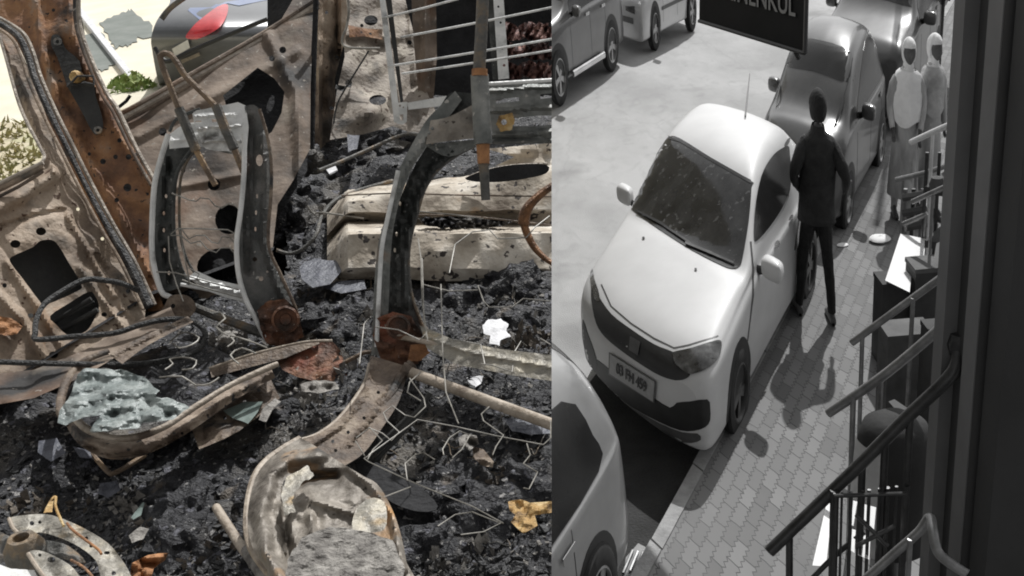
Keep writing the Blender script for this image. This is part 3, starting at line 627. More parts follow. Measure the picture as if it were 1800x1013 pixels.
def person(loc, yaw, label, feet, arms, colours, group=None, head_yaw=0., coat_len=None, scarf=False, wide=1., cape=.17, hs=1.08, scl=1.):
    """loc: street plan of the point between the feet; feet/arms in body coordinates (x right, y forward, z up)"""
    base = Vector(loc); R = Matrix.Rotation(yaw, 3, 'Z'); W = lambda p: sq(base + R @ (Vector(p) * scl))
    rt = root('person', sq(base), label, 'person', group)
    skin, jacket, trousers, hairm, shoe = colours
    (lx, ly), (rx, ry) = feet
    hip, chest = .93, 1.32
    J = [(0, 0, .98, .125, .10), (0, 0, 1.15, .12, .09), (0, .0, 1.34, .14, .09), (0, 0, 1.46, .075, .07), (0, .015, 1.54, .065, .065),
         (-.10, 0, .90, .085), (-.11 + (lx + .11) * .5, ly * .5 + .03, .50, .06), (lx, ly, .10, .04), (lx - .01, ly + .14, .04, .035),
         (.10, 0, .90, .085), (.11 + (rx - .11) * .5, ry * .5 + .03, .50, .06), (rx, ry, .10, .04), (rx + .01, ry + .14, .04, .035)]
    E_ = [(0, 1), (1, 2), (2, 3), (3, 4), (0, 5), (5, 6), (6, 7), (7, 8), (0, 9), (9, 10), (10, 11), (11, 12)]
    for sgn, (el, hn) in zip((-1, 1), arms):
        k = len(J); J += [(sgn * .19, 0, 1.39, .055), (*el, .04), (*hn, .028)]; E_ += [(2, k), (k, k + 1), (k + 1, k + 2)]
        hv = (Vector(hn) - Vector(el)).normalized()
        pal = Vector(hn) + hv * .05; J += [(*pal, .024, .03)]; E_ += [(k + 2, k + 3)]
        sd = hv.cross(Vector((0, 1, 0)));  sd = sd.normalized() if sd.length > .1 else Vector((1, 0, 0))
        for q in range(4):
            b_ = pal + sd * (q - 1.5) * .018 + hv * .03; t_ = b_ + hv * (.03, .038, .036, .026)[q] + Vector((0, .015, -.01))
            n0 = len(J); J += [(*b_, .009), (*t_, .007)]; E_ += [(k + 3, n0), (n0, n0 + 1)]
        tb = Vector(hn) + hv * .02 + Vector((0, .03, 0)); n0 = len(J); J += [(*tb, .010), (*(tb + hv * .03 + Vector((0, .012, 0))), .008)]; E_ += [(k + 2, n0), (n0, n0 + 1)]
    bodym = skin_mesh(J, E_, 1)
    # head: an egg with nose, brow, chin and ears
    G = []; hc = Vector((0, .02, 1.635)); Rh = Matrix.Rotation(head_yaw, 3, 'Z')
    for i in range(17):
        a = i / 16 * math.pi; row = []
        for j in range(25):
            t = 2 * math.pi * j / 24; x = .078 * hs * math.sin(a) * math.cos(t); y = .095 * hs * math.sin(a) * math.sin(t); z = .118 * math.cos(a)
            if z < 0: x *= 1 + z * 2.6; y = y * (1 + z * 1.2) + (.012 if y > 0 else 0)
            fr = max(0, math.sin(t)) ** 6 * math.sin(a)
            if y > 0:
                y += .022 * fr * math.exp(-((z + .022) / .022) ** 2) * math.exp(-(x / .018) ** 2)
                y -= .010 * math.exp(-((z - .004) / .016) ** 2) * math.exp(-((abs(x) - .032) / .016) ** 2)
                y += .006 * math.exp(-((z + .058) / .010) ** 2) * math.exp(-(x / .025) ** 2)
            row.append(hc + Rh @ Vector((x, y, z)))
        G.append(row)
    bodym.grid(G)
    for s_ in (-1, 1): bodym.tube([hc + Rh @ Vector((s_ * .078, 0, .02)), hc + Rh @ Vector((s_ * .092, -.012, .018)), hc + Rh @ Vector((s_ * .078, 0, -.03))], [.012, .016, .01], 8)
    bd = mk('body', bodym.xf(W), skin, rt)
    # hair or scarf
    G = []
    top = 1.10 if not scarf else 1.16
    for i in range(12):
        a = i / 11 * math.pi * (.74 if not scarf else .72); row = []
        for j in range(25):
            t = 2 * math.pi * j / 24; f_ = 1.0
            aa = a
            if math.sin(t) > .25: aa = a * (.62 if not scarf else .42)
            nn = 1 + .04 * noise.noise(Vector((math.cos(t) * 4, math.sin(t) * 4, a * 6)))
            row.append(hc + Rh @ Vector((.081 * hs * top * math.sin(aa) * math.cos(t) * nn, (.098 * hs * top * math.sin(aa) * math.sin(t)) * nn - .004, .122 * top * math.cos(aa) * .98 + .004)))
        G.append(row)
    if scarf:
        for q, (ra, rb) in ((.0, (.075, .085)), (.5, (.085, .09)), (1., (.12, .11))): G.append([Vector((math.cos(2 * math.pi * j / 24) * ra, math.sin(2 * math.pi * j / 24) * rb, 1.55 - .10 * q)) for j in range(25)])
        zs = [(1.475, .13, .10), (1.44, .20, .13), (1.38, .235, .145), (1.25, .245, .16), (1.12, .24, .16), (1.04 if cape < .3 else .98, .245, .165)]
        mk('shawl', MB().grid([[Vector(((a + .01 * math.sin(t * 7)) * math.cos(t), (b + .01 * math.sin(t * 5)) * math.sin(t), z + (.03 * math.sin(t * 3 + 1) if z < 1.1 else 0))) for t in np.linspace(0, 2 * math.pi, 29)] for z, a, b in zs]).xf(W), hairm if cape > .3 else m_shawl, rt)
    mk('headscarf' if scarf else 'hair', MB().grid(G).xf(W), hairm, rt)
    # jacket / coat
    L = coat_len or .80
    rings = [(1.515, .082, .078), (1.50, .092, .085), (1.465, .105, .09), (1.445, .155, .10), (1.42, .19, .11), (1.38, .205 * wide, .115), (1.25, .215 * wide, .13), (1.1, .20 * wide, .13), (.98, .195 * wide, .13), (.88, .205 * wide, .135)]
    z = .88
    while z - L > .06: z -= .09; q = (.88 - z); rings.append((z, .205 * wide + q * .10, .135 + q * .08))
    rings.append((L, rings[-1][1] + .002, rings[-1][2] + .002)); rings.append((L + .005, rings[-1][1] - .03, rings[-1][2] - .03))
    G = [[Vector(((a + .012 * noise.noise(Vector((math.cos(t) * 2, z * 5, math.sin(t) * 2)))) * math.cos(t), (b + .012 * noise.noise(Vector((math.cos(t) * 2, z * 6, 3)))) * math.sin(t), z)) for t in np.linspace(0, 2 * math.pi, 29)] for z, a, b in rings]
    jm = MB().grid(G)
    for sgn, (el, hn) in zip((-1, 1), arms):
        e = Vector(el); h = Vector(hn); s0 = Vector((sgn * .10, 0, 1.375)); pts = crom([(*s0, .07), (sgn * .20, 0, 1.33, .085), (*e, .062), (*(e + (h - e) * .95), .045)], 5)
        jm.tube([p[:3] for p in pts], [p[3] * (1 + .05 * math.sin(i * 2.3)) for i, p in enumerate(pts)], 14)
    mk('coat' if coat_len else 'jacket', jm.xf(W), jacket, rt)
    # trousers and shoes
    tm = MB()
    for (fx, fy), sgn in ((feet[0], -1), (feet[1], 1)):
        kx_, ky_ = sgn * .11 + (fx - sgn * .11) * .5, fy * .5 + .03
        pts = crom([(sgn * .085, 0, .95, .115), (sgn * .10, 0, .82, .105), (kx_, ky_, .50, .076), (kx_ * .5 + fx * .5, (ky_ + fy) / 2 - .02, .3, .066), (fx, fy - .005, .09, .055)], 5)
        tm.tube([p[:3] for p in pts], [p[3] * (1 + .04 * math.sin(i * 1.9)) for i, p in enumerate(pts)], 14)
    mk('trousers', tm.xf(W), trousers, rt)
    for (fx, fy), sgn in ((feet[0], -1), (feet[1], 1)):
        G = []
        for i, (yy, wd, ht) in enumerate([(-.08, .02, .03), (-.075, .04, .075), (-.03, .046, .10), (.03, .046, .085), (.10, .05, .06), (.17, .042, .045), (.19, .02, .03)]):
            G.append([Vector((fx + wd * math.cos(t), fy + yy, max(.0, ht * (.5 + .55 * math.sin(t))))) for t in np.linspace(0, 2 * math.pi, 15)])
        sm_ = MB().grid(G); mk('shoe', sm_.xf(W), shoe, rt)
    return rt
fL = atz(1403, 549, .10); fR = atz(1463, 567, .10)
fL = Vector((fL.x / KX, fL.y, .10)); fR = Vector((fR.x / KX, fR.y, .10)); mid = (fL + fR) / 2
R_ = Matrix.Rotation(-math.radians(12), 3, 'Z').transposed()
l_ = R_ @ (fL - mid); r__ = R_ @ (fR - mid)
person(mid, -math.radians(12), 'person in a dark jacket and black trousers standing on the pavement beside the white sedan', ((l_.x, l_.y), (r__.x, r__.y)),
       [((-.34, -.06, 1.16), (-.20, .12, 1.0)), ((.35, -.08, 1.17), (.44, .14, 1.0))], (m_skin, m_cloth2, m_cloth, m_cloth, m_trim2), wide=1.22, hs=1.28, scl=.955)
def at_street(px, py): p = atz(px, py, .10); return Vector((p.x / KX, p.y, .10))
person(at_street(1584, 384), math.radians(160), 'person in a long grey coat and wide white shawl, nearer the parked cars', ((-.1, .12), (.1, -.1)),
       [((-.27, 0, 1.14), (-.2, .12, .92)), ((.27, 0, 1.14), (.24, .1, .92))], (m_skin, m_coat1, m_coat1, m_wcloth, m_trim2), group='two walkers in headscarves', coat_len=.25, scarf=True, cape=.34, scl=.88, hs=1.25)
person(at_street(1626, 376), math.radians(-170), 'person with a white headscarf and darker coat, arm hanging free, nearer the stairs', ((-.1, .1), (.1, -.12)),
       [((-.27, 0, 1.14), (-.26, .06, .9)), ((.28, 0, 1.12), (.33, .08, .86))], (m_skin, m_coat1, m_coat1, m_wcloth, m_trim2), group='two walkers in headscarves', coat_len=.3, scarf=True, scl=.88, hs=1.25)

# ---- sign board ---------------------------------------------------
sd_ = 6.4
SP = plane3((1230, 38, 6.9), (1416, 93, 5.9), (1418, -60, 5.9))
def slab(poly, P, th, m, name, par=None, **k): return mk(name, sheet(poly, P, 0, th), m, par, smooth=False)
sg = root('shop_sign', A(1416, 93, 5.9), 'black hanging sign board with grey lettering jutting out over the road', 'sign')
slab([(1229, 36), (1415, 93), (1420, -95), (1232, -150)], SP, .10, m_sign, 'board', sg)
def sign_fn(x, y, k):
    px = 1398 + x * 1.0; py = 29 + x * .257 - y * 1.0; p = SP(px, py); d = (p - C0).normalized(); return p - d * (.02 - .019 * k)
text_obj('lettering', 'GAYRIMENKUL', m_letter, sg, lambda x, y, k: sign_fn(x * .60, y * 1.25, k), 44, align='RIGHT', bold=.6)
mk('bracket', MB().tube([SP(1398, 92), A(1404, 104, 6.0)], .012, 6), m_trim, sg)
mk('frame', MB().tube([SP(1229, 37), SP(1414, 94)], .012, 6).tube([SP(1415, 94), SP(1420, -90)], .012, 6), m_trim, sg)

# ---- building edge, pole, far dark things -------------------------
def vslab(name, x0, x1, yref, d, th, z0, z1, m, par=None, kind=None, x0b=None, skew=0.):
    a = A(x0, yref, d); b = A(x1, yref, d); a.z = b.z = 0; e = (b - a); n = Vector((-e.y, e.x, 0)).normalized()
    if n.y < 0: n = -n
    ring = [Vector((p.x, p.y, z0)) for p in (a, b, b + n * th, a + n * th)]
    return mk(name, MB().prism(ring, (0, 0, z1 - z0)), m, par, smooth=False)
bl = root('building', Vector((A(1720, 506, 4.2).x, A(1720, 506, 4.2).y, 0)), 'dark rendered building corner with vertical pilasters at the picture edge', 'building')
vslab('wall', 1705, 1726, 500, 4.2, .10, 0, 6, m_wallD, bl)
vslab('pilaster', 1725, 1779, 500, 4.0, .12, 0, 6, m_wallR, bl)
vslab('pilaster', 1664, 1706, 500, 4.3, .10, 0, 6, m_wallR, bl)
vslab('wall', 1778, 1990, 500, 3.8, .15, 0, 6, m_wallD, bl)
mk('drain_pipe', MB().tube([Vector((A(1736, 500, 4.0).x, A(1736, 500, 4.0).y, 0)), Vector((A(1736, 500, 4.0).x, A(1736, 500, 4.0).y, 6))], .018, 10), m_wallD, bl)
pp_ = atz(1578, 150, .1); tag(mk('street_pole', MB().tube([pp_, pp_ + Vector((0, 0, 5))], .035, 12).lathe([(.001, .1), (.07, .1), (.07, .16), (.035, .2)], 16, Matrix.Translation(Vector((pp_.x, pp_.y, 0)))), m_rail3), 'slim grey pole standing behind the two walkers', 'pole')
# tree by the far pavement: dark trunk and drooping crown
tq = atz(1640, 120, .1); tr = root('street_tree', tq, 'dark tree at the top of the picture behind the two walkers', 'tree')
tm = MB().tube([tq, tq + Vector((.03, 0, 1.0)), tq + Vector((-.02, .05, 2.2))], [.09, .07, .05], 10)
for k in range(5):
    a = k * 1.3; tm.tube([tq + Vector((0, 0, 1.0)), tq + Vector((.2 * math.cos(a), .2 * math.sin(a), 1.7)), tq + Vector((.4 * math.cos(a), .4 * math.sin(a), 2.2))], [.04, .03, .012], 6)
mk('trunk', tm, m_leafd, tr)
cr_ = MB()
for k in range(2600):
    v = Vector(rng.normal(size=3)); v.normalize(); rr = .35 + .65 * rng.random() ** .5; c = tq + Vector((v.x * .26 * rr, v.y * .5 * rr, 1.75 + v.z * 1.0 * rr))
    if noise.noise(c * 2.2) < -.12: continue
    a = Vector(rng.normal(size=3)).normalized() * .05; b = a.cross(Vector(rng.normal(size=3))).normalized() * .03
    cr_.add([c - a, c + b, c + a, c - b], [(0, 1, 2, 3)])
mk('crown', cr_, m_leafd, tr, smooth=False)
# small litter
def blob(name, c, r, m, label, cat, sx=1, sz=.5, seed=0, group=None):
    G = []
    for i in range(7):
        a = i / 6 * math.pi; G.append([c + Vector((r * sx * math.sin(a) * math.cos(t), r * math.sin(a) * math.sin(t), r * sz * (1 + math.cos(a)))) * 1 + Vector((r * .25 * noise.noise(Vector((i, t, seed))), r * .25 * noise.noise(Vector((t, i, seed + 3))), 0)) for t in list(np.linspace(0, 2 * math.pi, 12, endpoint=False)) + [0]])
    return tag(mk(name, MB().grid(G), m), label, cat, group)
blob('litter_bag', atz(1546, 424, .1), .09, m_whiteo, 'small white bag lying on the pavement near the display board', 'litter', 1., .25)
blob('litter_bag', atz(1481, 432, .1), .04, m_whiteo, 'tiny pale scrap of litter on the pavement right of the person\'s legs', 'litter', 1.2, .2, 4)

# ---- entrance stairs, railings and clutter beside the building -----
def rail(name, pts, ds, r, m, label, posts=(), par=None, balus=None, grp='handrails of the entrance stairs'):
    """a handrail with its posts: pts picture points at distances ds"""
    rt = root(name, atz(pts[0][0], pts[0][1], .1), label, 'railing', grp)
    rt.location = A(*pts[0], ds[0]); ORG[rt.name] = rt.location.copy()
    q = crom([(x, y, d) for (x, y), d in zip(pts, ds)], 6) if len(pts) > 2 else [(*pts[0], ds[0]), (*pts[1], ds[1])]
    mk('handrail', MB().tube([A(*p) for p in q], r, 12), m, rt)
    for (x, y, d, zb) in posts:
        p = A(x, y, d); mk('post', MB().tube([Vector((p.x, p.y, zb)), p], r * .6, 8), m, rt)
    return rt
rA = rail('stair_railing', [(1352, 970), (1420, 905), (1500, 828), (1590, 738), (1660, 672), (1682, 640), (1686, 602)], [4.75, 4.7, 4.6, 4.5, 4.4, 4.38, 4.4], .026, m_rail2,
          'thick dark handrail rising from lower left to a capped knob by the building',
          posts=[(1388, 936, 4.72, .1), (1466, 862, 4.62, .1), (1516, 812, 4.6, .1), (1556, 772, 4.53, .1), (1600, 729, 4.48, .1)])
mk('end_cap', MB().lathe([(.001, .05), (.04, .045), (.052, .0), (.04, -.045), (.001, -.05)], 16, Matrix.Translation(A(1688, 603, 4.4))), m_rail2, rA)
rB = rail('stair_railing', [(1456, 727), (1560, 655), (1672, 560)], [5.6, 5.4, 5.2], .024, m_rail3, 'long grey tube rail, middle one, its free end above the shadow of the person',
          posts=[(1500, 697, 5.5, .1), (1548, 664, 5.42, .1)])
rC = rail('stair_railing', [(1497, 603), (1590, 535), (1690, 462)], [6.6, 6.4, 6.2], .022, m_rail3, 'slim grey tube rail crossing below the white board beside the pavement',
          posts=[(1516, 590, 6.55, .1), (1605, 524, 6.35, .1)])
rD = rail('stair_railing', [(1602, 250), (1650, 228), (1704, 205)], [8.4, 8.0, 7.4], .022, m_coatp, 'bright short rail highest up, in front of the lower coats of the walkers',
          posts=[(1640, 233, 8.08, .1), (1690, 212, 7.55, .1)])
rE = rail('stair_railing', [(1576, 316), (1640, 300), (1702, 276)], [8.6, 8.3, 8.0], .02, m_rail3, 'grey rail second from the top, level with the walkers\' hems',
          posts=[(1588, 313, 8.55, .1), (1610, 308, 8.45, .1), (1650, 296, 8.25, .1), (1690, 281, 8.05, .1)])
rF = rail('stair_railing', [(1588, 394), (1612, 384), (1630, 376)], [7.9, 7.8, 7.75], .018, m_rail3, 'short grey rail stub just above the large white board',
          posts=[(1592, 392, 7.9, .1), (1628, 377, 7.75, .1)])
rI = rail('stair_railing', [(1604, 355), (1650, 334), (1700, 312)], [7.5, 7.3, 7.1], .018, m_rail3, 'slender grey rail halfway between the hem level rail and the rack boards', posts=[(1640, 338, 7.34, .1)])
rG = rail('stair_railing', [(1520, 1020), (1570, 975), (1615, 935), (1634, 910), (1640, 935), (1652, 975), (1700, 1010)], [4.1, 4.05, 4.0, 3.98, 3.9, 3.85, 3.8], .017, m_rail3,
          'bent grey tube rail in the bottom corner curling down at its top', posts=[(1600, 948, 4.0, .1)])
rH = rail('stair_railing', [(1425, 1020), (1470, 975), (1520, 935)], [4.9, 4.85, 4.8], .012, m_rail2, 'thin lower dark rail under the thick handrail', posts=[])
# balusters and grille under the thick handrail
gate = root('iron_gate', atz(1520, 1000, .1), 'black iron grille of upright bars standing under the thick handrail', 'gate')
for x, w_ in ((1466, .022), (1476, .010), (1492, .014), (1512, .012), (1524, .014), (1542, .012), (1556, .018), (1572, .012), (1590, .022)):
    p = A(x, 1100, 4.6); t = A(x + 4, 868 - (x - 1466) * .12, 4.6)
    mk('bar', MB().tube([Vector((t.x, t.y, .1)), Vector((t.x, t.y, t.z))], w_ * .55, 8), m_rail2, gate)
for (a, b) in (((1466, 872), (1592, 868)), ((1505, 905), (1560, 960)), ((1505, 960), (1572, 925))):
    mk('bar', MB().tube([A(*a, 4.58), A(*b, 4.58)], .009, 8), m_rail2, gate)
def wallp(name, poly, d, th, m, label, cat, group=None, P=None):
    return tag(mk(name, sheet(poly, P or flat(d), 0, th), m, None, smooth=False), label, cat, group)
stp = root('stairs', atz(1520, 990, .1), 'pale stair flight seen through the black grille', 'stairs')
for pane in ([(1500, 880), (1507, 882), (1500, 925), (1496, 922)], [(1510, 884), (1540, 892), (1536, 935), (1510, 918)], [(1546, 896), (1562, 902), (1558, 938), (1544, 932)], [(1512, 928), (1530, 946), (1528, 984), (1508, 976)], [(1498, 930), (1504, 932), (1502, 972), (1496, 968)]):
    mk('tread', sheet(pane, lambda x, y: A(x, y, 4.68 + (990 - y) * .003), 0, .02), m_whiteo, stp, smooth=False)
for k in range(0):
    u = A(1506 + k * 4, 878 + k * 29, 5.4); v = A(1566 - k * 10, 888 + k * 29, 5.4)
    e = (v - u); e.z = 0; n = Vector((-e.y, e.x, 0)).normalized()
    zt = max(u.z, .15)
    mk('step', MB().prism([Vector((u.x, u.y, 0.1)), Vector((v.x, v.y, .1)), Vector((v.x, v.y, .1)) + n * .28, Vector((u.x, u.y, .1)) + n * .28], (0, 0, zt - .1)), m_whiteo, stp, smooth=False)
wallp('white_board', [(1456, 872), (1464, 880), (1452, 996), (1428, 994)], 5.2, .03, m_whiteo, 'narrow white slanted panel left of the black grille', 'board', P=lambda x, y: A(x, y, 5.0 + (994 - y) * .005))
dr = root('covered_drum', atz(1570, 830, .1), 'large dark covered round stall drum with its lit left side painted pale under the handrail', 'drum')
c_ = A(1572, 770, 5.3); zb_ = A(1572, 862, 5.0).z; rad = 64 * 5.3 / F_PX; zt_ = A(1572, 700, 5.5).z; zb_ = zt_ - .62
Mx = Matrix.Translation(Vector((c_.x, c_.y, 0)))
mk('cover', MB().lathe([(.001, zt_ + .06), (rad * .5, zt_ + .05), (rad * .86, zt_ + .01), (rad * .97, zt_ - .05), (rad * 1.06, (zt_ + zb_) / 2), (rad * 1.12, zb_), (rad * 1.1, zb_ - .01), (.001, zb_ + .05)], 40, Mx), m_drum, dr)
mk('stand', MB().tube([Vector((c_.x, c_.y, .1)), Vector((c_.x, c_.y, zb_ + .05))], .05, 12), m_rail2, dr)
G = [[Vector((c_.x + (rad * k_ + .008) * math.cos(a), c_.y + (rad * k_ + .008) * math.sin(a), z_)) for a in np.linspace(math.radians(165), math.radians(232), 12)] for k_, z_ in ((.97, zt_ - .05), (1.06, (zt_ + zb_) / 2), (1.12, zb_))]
mk('painted_lit_side', MB().grid(G), m_drum_lit, dr)  # light on the left of the cover, put into a paler cloth colour
# white boards, crates and racks
wallp('white_board', [(1583, 411), (1627, 420), (1622, 478), (1603, 474), (1599, 514), (1556, 493)], 7.3, .04, m_whiteo, 'large white display board leaning beside the pavement', 'board', P=lambda x, y: A(x, y, 7.1 + (514 - y) * .0075))
wallp('white_board', [(1666, 362), (1692, 370), (1690, 414), (1655, 408)], 7.0, .04, m_whiteo, 'small white board hanging in the rack near the building', 'board', P=lambda x, y: A(x, y, 6.8 + (414 - y) * .0075))
wallp('white_board', [(1646, 428), (1655, 424), (1652, 455), (1642, 452)], 6.9, .03, m_whiteo, 'narrow white tag card low in the rack', 'board')
wallp('white_card', [(1562, 706), (1572, 702), (1602, 722), (1594, 731), (1576, 722)], 5.55, .02, m_whiteo, 'little white strip lying on the dark drum cover', 'card')
def rbox(name, x0, x1, yt, yb, d, dep, m, label, cat, top=None, group=None):
    """a crate standing on the ground: front face between x0 and x1, its top at picture height yt"""
    a = A(x0, yt, d); b = A(x1, yt, d); zt = a.z; e = b - a; e.z = 0; n = Vector((-e.y, e.x, 0)).normalized(); rt = root(name, Vector((a.x, a.y, .1)), label, cat, group)
    P = [Vector((p.x, p.y, .1)) for p in (a, b, b + n * dep, a + n * dep)]
    mb = MB().prism(P, (0, 0, zt - .1)); mk('box', mb, m, rt, smooth=False)
    cen = sum(P, Vector()) / 4; Q = [cen + (p - cen) * 1.05 for p in P]; Q = [Vector((p.x, p.y, zt + .002)) for p in Q]
    mk('lid', MB().prism(Q, (0, 0, .03)), top or m, rt, smooth=False); return rt
m_box = mat('dark_crate', [(.02,) * 3, (.045,) * 3], 5, rough=.8); m_box2 = mat('grey_crate', [(.05,) * 3, (.11,) * 3], 5, rough=.8)
rbox('crate', 1552, 1600, 508, 600, 7.35, .2, m_box, 'dark crate on the pavement under the white display board', 'crate')
rbox('cabinet', 1610, 1680, 482, 600, 7.2, .2, m_box, 'tall dark cabinet between the white board and the building', 'cabinet', m_box2)
rbox('crate', 1562, 1640, 600, 660, 6.6, .2, m_box2, 'grey crate behind the middle tube rail', 'crate')
rbox('crate', 1640, 1684, 600, 700, 6.2, .2, m_box, 'narrow dark crate against the building pilaster', 'crate')
rk = root('display_rack', atz(1650, 470, .1), 'tall dark frame rack of shelves standing between rails and building', 'rack')
for x in (1630, 1652, 1688): p = A(x, 268, 7.6); mk('upright', MB().tube([Vector((p.x, p.y, .1)), p], .012, 8), m_rail2, rk)
for y, m_ in ((345, m_box), (440, m_box)):
    a = A(1624, y + 8, 7.6); b = A(1696, y - 6, 7.4); e = b - a; e.z = 0; n = Vector((-e.y, e.x, 0)).normalized() * .35; a.z = b.z = (a.z + b.z) / 2
    mk('shelf', MB().prism([a, b, b + n, a + n], (0, 0, .05)), m_, rk, smooth=False)
for x, y, w_, h_ in ((1646, 335, .05, .10), (1672, 330, .04, .1)):
    p = A(x, y, 7.55); mk('bundle', MB().lathe([(.001, h_), (w_ * .7, h_ * .9), (w_, h_ * .4), (w_ * .8, 0), (.001, 0)], 12, Matrix.Translation(p)), m_box2, rk)
rk2 = root('display_rack', atz(1600, 420, .1), 'low wire rack behind the short rail stub', 'rack')
for x in (1592, 1606, 1622): p = A(x, 332, 8.1); mk('upright', MB().tube([Vector((p.x, p.y, .1)), p], .014, 8), m_rail3 if x != 1606 else m_rail2, rk2)
for y in (345, 372, 398):
    a = A(1588, y + 3, 8.1); b = A(1628, y - 4, 8.0); mk('shelf', MB().tube([a, b], .03, 6), m_box2, rk2)
# street drain and broken kerb end at the bottom
dn = root('drain_grate', atz(1118, 985, .02), 'small metal drain grate at the kerb end in the bottom corner', 'drain')
for k in range(5):
    mk('bar', MB().tube([atz(1095 + k * 12, 1008 - k * 4, .03), atz(1112 + k * 9, 968 + k * 2, .03)], .008, 6), m_chrome if k % 2 else m_rail3, dn)
tag(mk('paver_slab', sheet([(1100, 980), (1122, 955), (1146, 968), (1130, 1013), (1095, 1020)], lambda x, y: atz(x, y, .02), 0, .03), m_kerb, None, smooth=False), 'loose pale concrete slab beside the drain grate', 'slab')


# ================================================================== THE BURNT CAR (picture's left half)
CLIP[0] = True
# --- outside the wreck
YZ = 2.25
yard = MB(); yard.add([Vector((-9, .3, YZ)), Vector((3, .3, YZ)), Vector((3, 15, YZ)), Vector((-9, 15, YZ))], [(0, 1, 2, 3)])
tag(mk('flat_wall_yard', yard, m_cream, smooth=False), kind='structure')  # pale wall modelled as flat ground so that the sun lights it
onc = lambda h: (lambda x, y: atz(x, y, YZ + h))
def rough(poly, amp=4, n=5, seed=0):
    q = []
    for (a, b), (c, d) in zip(poly, poly[1:] + poly[:1]):
        for k in range(n):
            t = k / n; q.append((a + (c - a) * t + (amp * noise.noise(Vector((a + k * 3.1, b, seed))) if k else 0), b + (d - b) * t + (amp * noise.noise(Vector((b, a + k * 2.7, seed + 5))) if k else 0)))
    return q
def off(P, k): return lambda x, y: P(x, y) - (P(x, y) - C0).normalized() * k
DN = lambda p: Vector((0, 0, -1))
tag(mk('paint_patch', sheet(rough([(174, 40), (213, 22), (230, 15), (268, 45), (268, 66), (246, 66), (228, 78), (205, 84), (196, 72)], 9, 6), onc(.008), 0, .004, dirfn=DN), m_greenp, smooth=False), 'larger grey green paint patch on the pale surface left of the parked car', 'paint patch', 'paint patches')
tag(mk('paint_patch', sheet(rough([(130, 62), (178, 57), (207, 100), (203, 108), (183, 122), (160, 122)], 7, 6), onc(.008), 0, .004, dirfn=DN), m_greenp, smooth=False), 'smaller grey green paint patch touching the rusted pillar', 'paint patch', 'paint patches')
tag(mk('border_kerb', sheet([(120, 0), (132, 0), (236, 132), (226, 134)], onc(.05), 0, .05, dirfn=DN), m_whiteb, smooth=False), 'thin white line of kerb running between the two paint patches', 'kerb')
dg_ = MB().add([atz(-40, 215, YZ + .006), atz(120, 215, YZ + .006), atz(340, 160, YZ + .006), atz(420, 600, YZ + .006), atz(-40, 600, YZ + .006)], [(0, 1, 2, 3, 4)])
tag(mk('dry_ground', dg_, m_dry, smooth=False), kind='structure')
gb = root('garden_bush', A(225, 178, 7.4), 'bright green bush on the pale courtyard, seen past the rusted pillar', 'bush')
lm = MB()
for k in range(1500):
    t = rng.random(2) * 2 - 1
    if t[0] ** 2 + t[1] ** 2 > 1: continue
    x = 232 + 52 * t[0]; y = 168 + 40 * t[1] * (1 - .3 * abs(t[0])) ; c = A(x, y, 7.4 + .5 * rng.random())
    a = Vector(rng.normal(size=3)).normalized() * .028; b = a.cross(Vector(rng.normal(size=3))).normalized() * .02
    lm.add([c - a, c + b, c + a, c - b], [(0, 1, 2, 3)])
mk('foliage', lm, m_grassl, gb, smooth=False)
mk('stem', MB().tube([Vector((A(225, 178, 7.6).x, A(225, 178, 7.6).y, 2.25)), A(228, 160, 7.6)], .03, 6), m_rod, gb)
tf = MB()
for k in range(1200):
    x = rng.random() * 330 - 20; y = 215 + rng.random() * 130; p = atz(x, y, YZ); h = .015 + .04 * rng.random(); a = Vector((.012, 0, 0)); tip = p + Vector((.03 * rng.normal(), .03 * rng.normal(), h))
    tf.add([p - a, p + a, tip], [(0, 1, 2)])
tag(mk('dry_grass', tf, m_straw, smooth=False), 'dry yellow green grass on the ground outside the burnt car', 'grass', kind='stuff')
# --- the car parked outside, with the red lamp
oc = root('parked_car', A(400, 60, 6.6), 'dark grey car with a red tail lamp parked outside the burnt car', 'car')
OP = lambda x, y: A(x, y, 6.4 + .0012 * (y - 60) ** 2 / 10 + .0016 * abs(x - 380))
mk('body', sheet(crom([(268, 92), (266, 66), (276, 36), (296, 10), (330, -20), (560, -40), (600, 60), (420, 160), (300, 190), (280, 150)], 5, True), OP, 14, .6), m_carg, oc)
mk('rear_window', sheet([(330, 18), (360, -14), (520, -40), (540, -14), (420, 10), (400, 6), (384, 12), (352, 36)], off(OP, .012), 0, .01), m_blue, oc)
mk('tail_lamp', sheet(crom([(326, 66), (338, 48), (350, 36), (382, 12), (400, 8), (399, 26), (388, 46), (368, 60), (345, 69)], 3, True), off(OP, .03), 10, .03), m_red, oc)
mk('number_plate', sheet([(302, 86), (330, 70), (334, 84), (308, 100)], off(OP, .03), 0, .02), m_wplate, oc)
mk('bumper', ptube([(272, 84), (292, 108), (330, 92), (400, 62), (470, 34)], 6.3, 4), m_trim, oc)
mk('boot_trim', ptube([(284, 34), (300, 14), (330, -8)], 6.35, 5), m_sleeve, oc)
mk('reflector', sheet([(318, 106), (350, 92), (352, 98), (320, 112)], off(OP, .03), 0, .015), m_edge, oc)

# --- the burnt body shell
sh = root('burnt_car_body', atz(220, 560, ZF), 'rusted and scorched shell of a burnt out car, doors and pillars around the seats', 'car')
def part(name, mb, m, par=None): return mk(name, mb, m, par or sh)
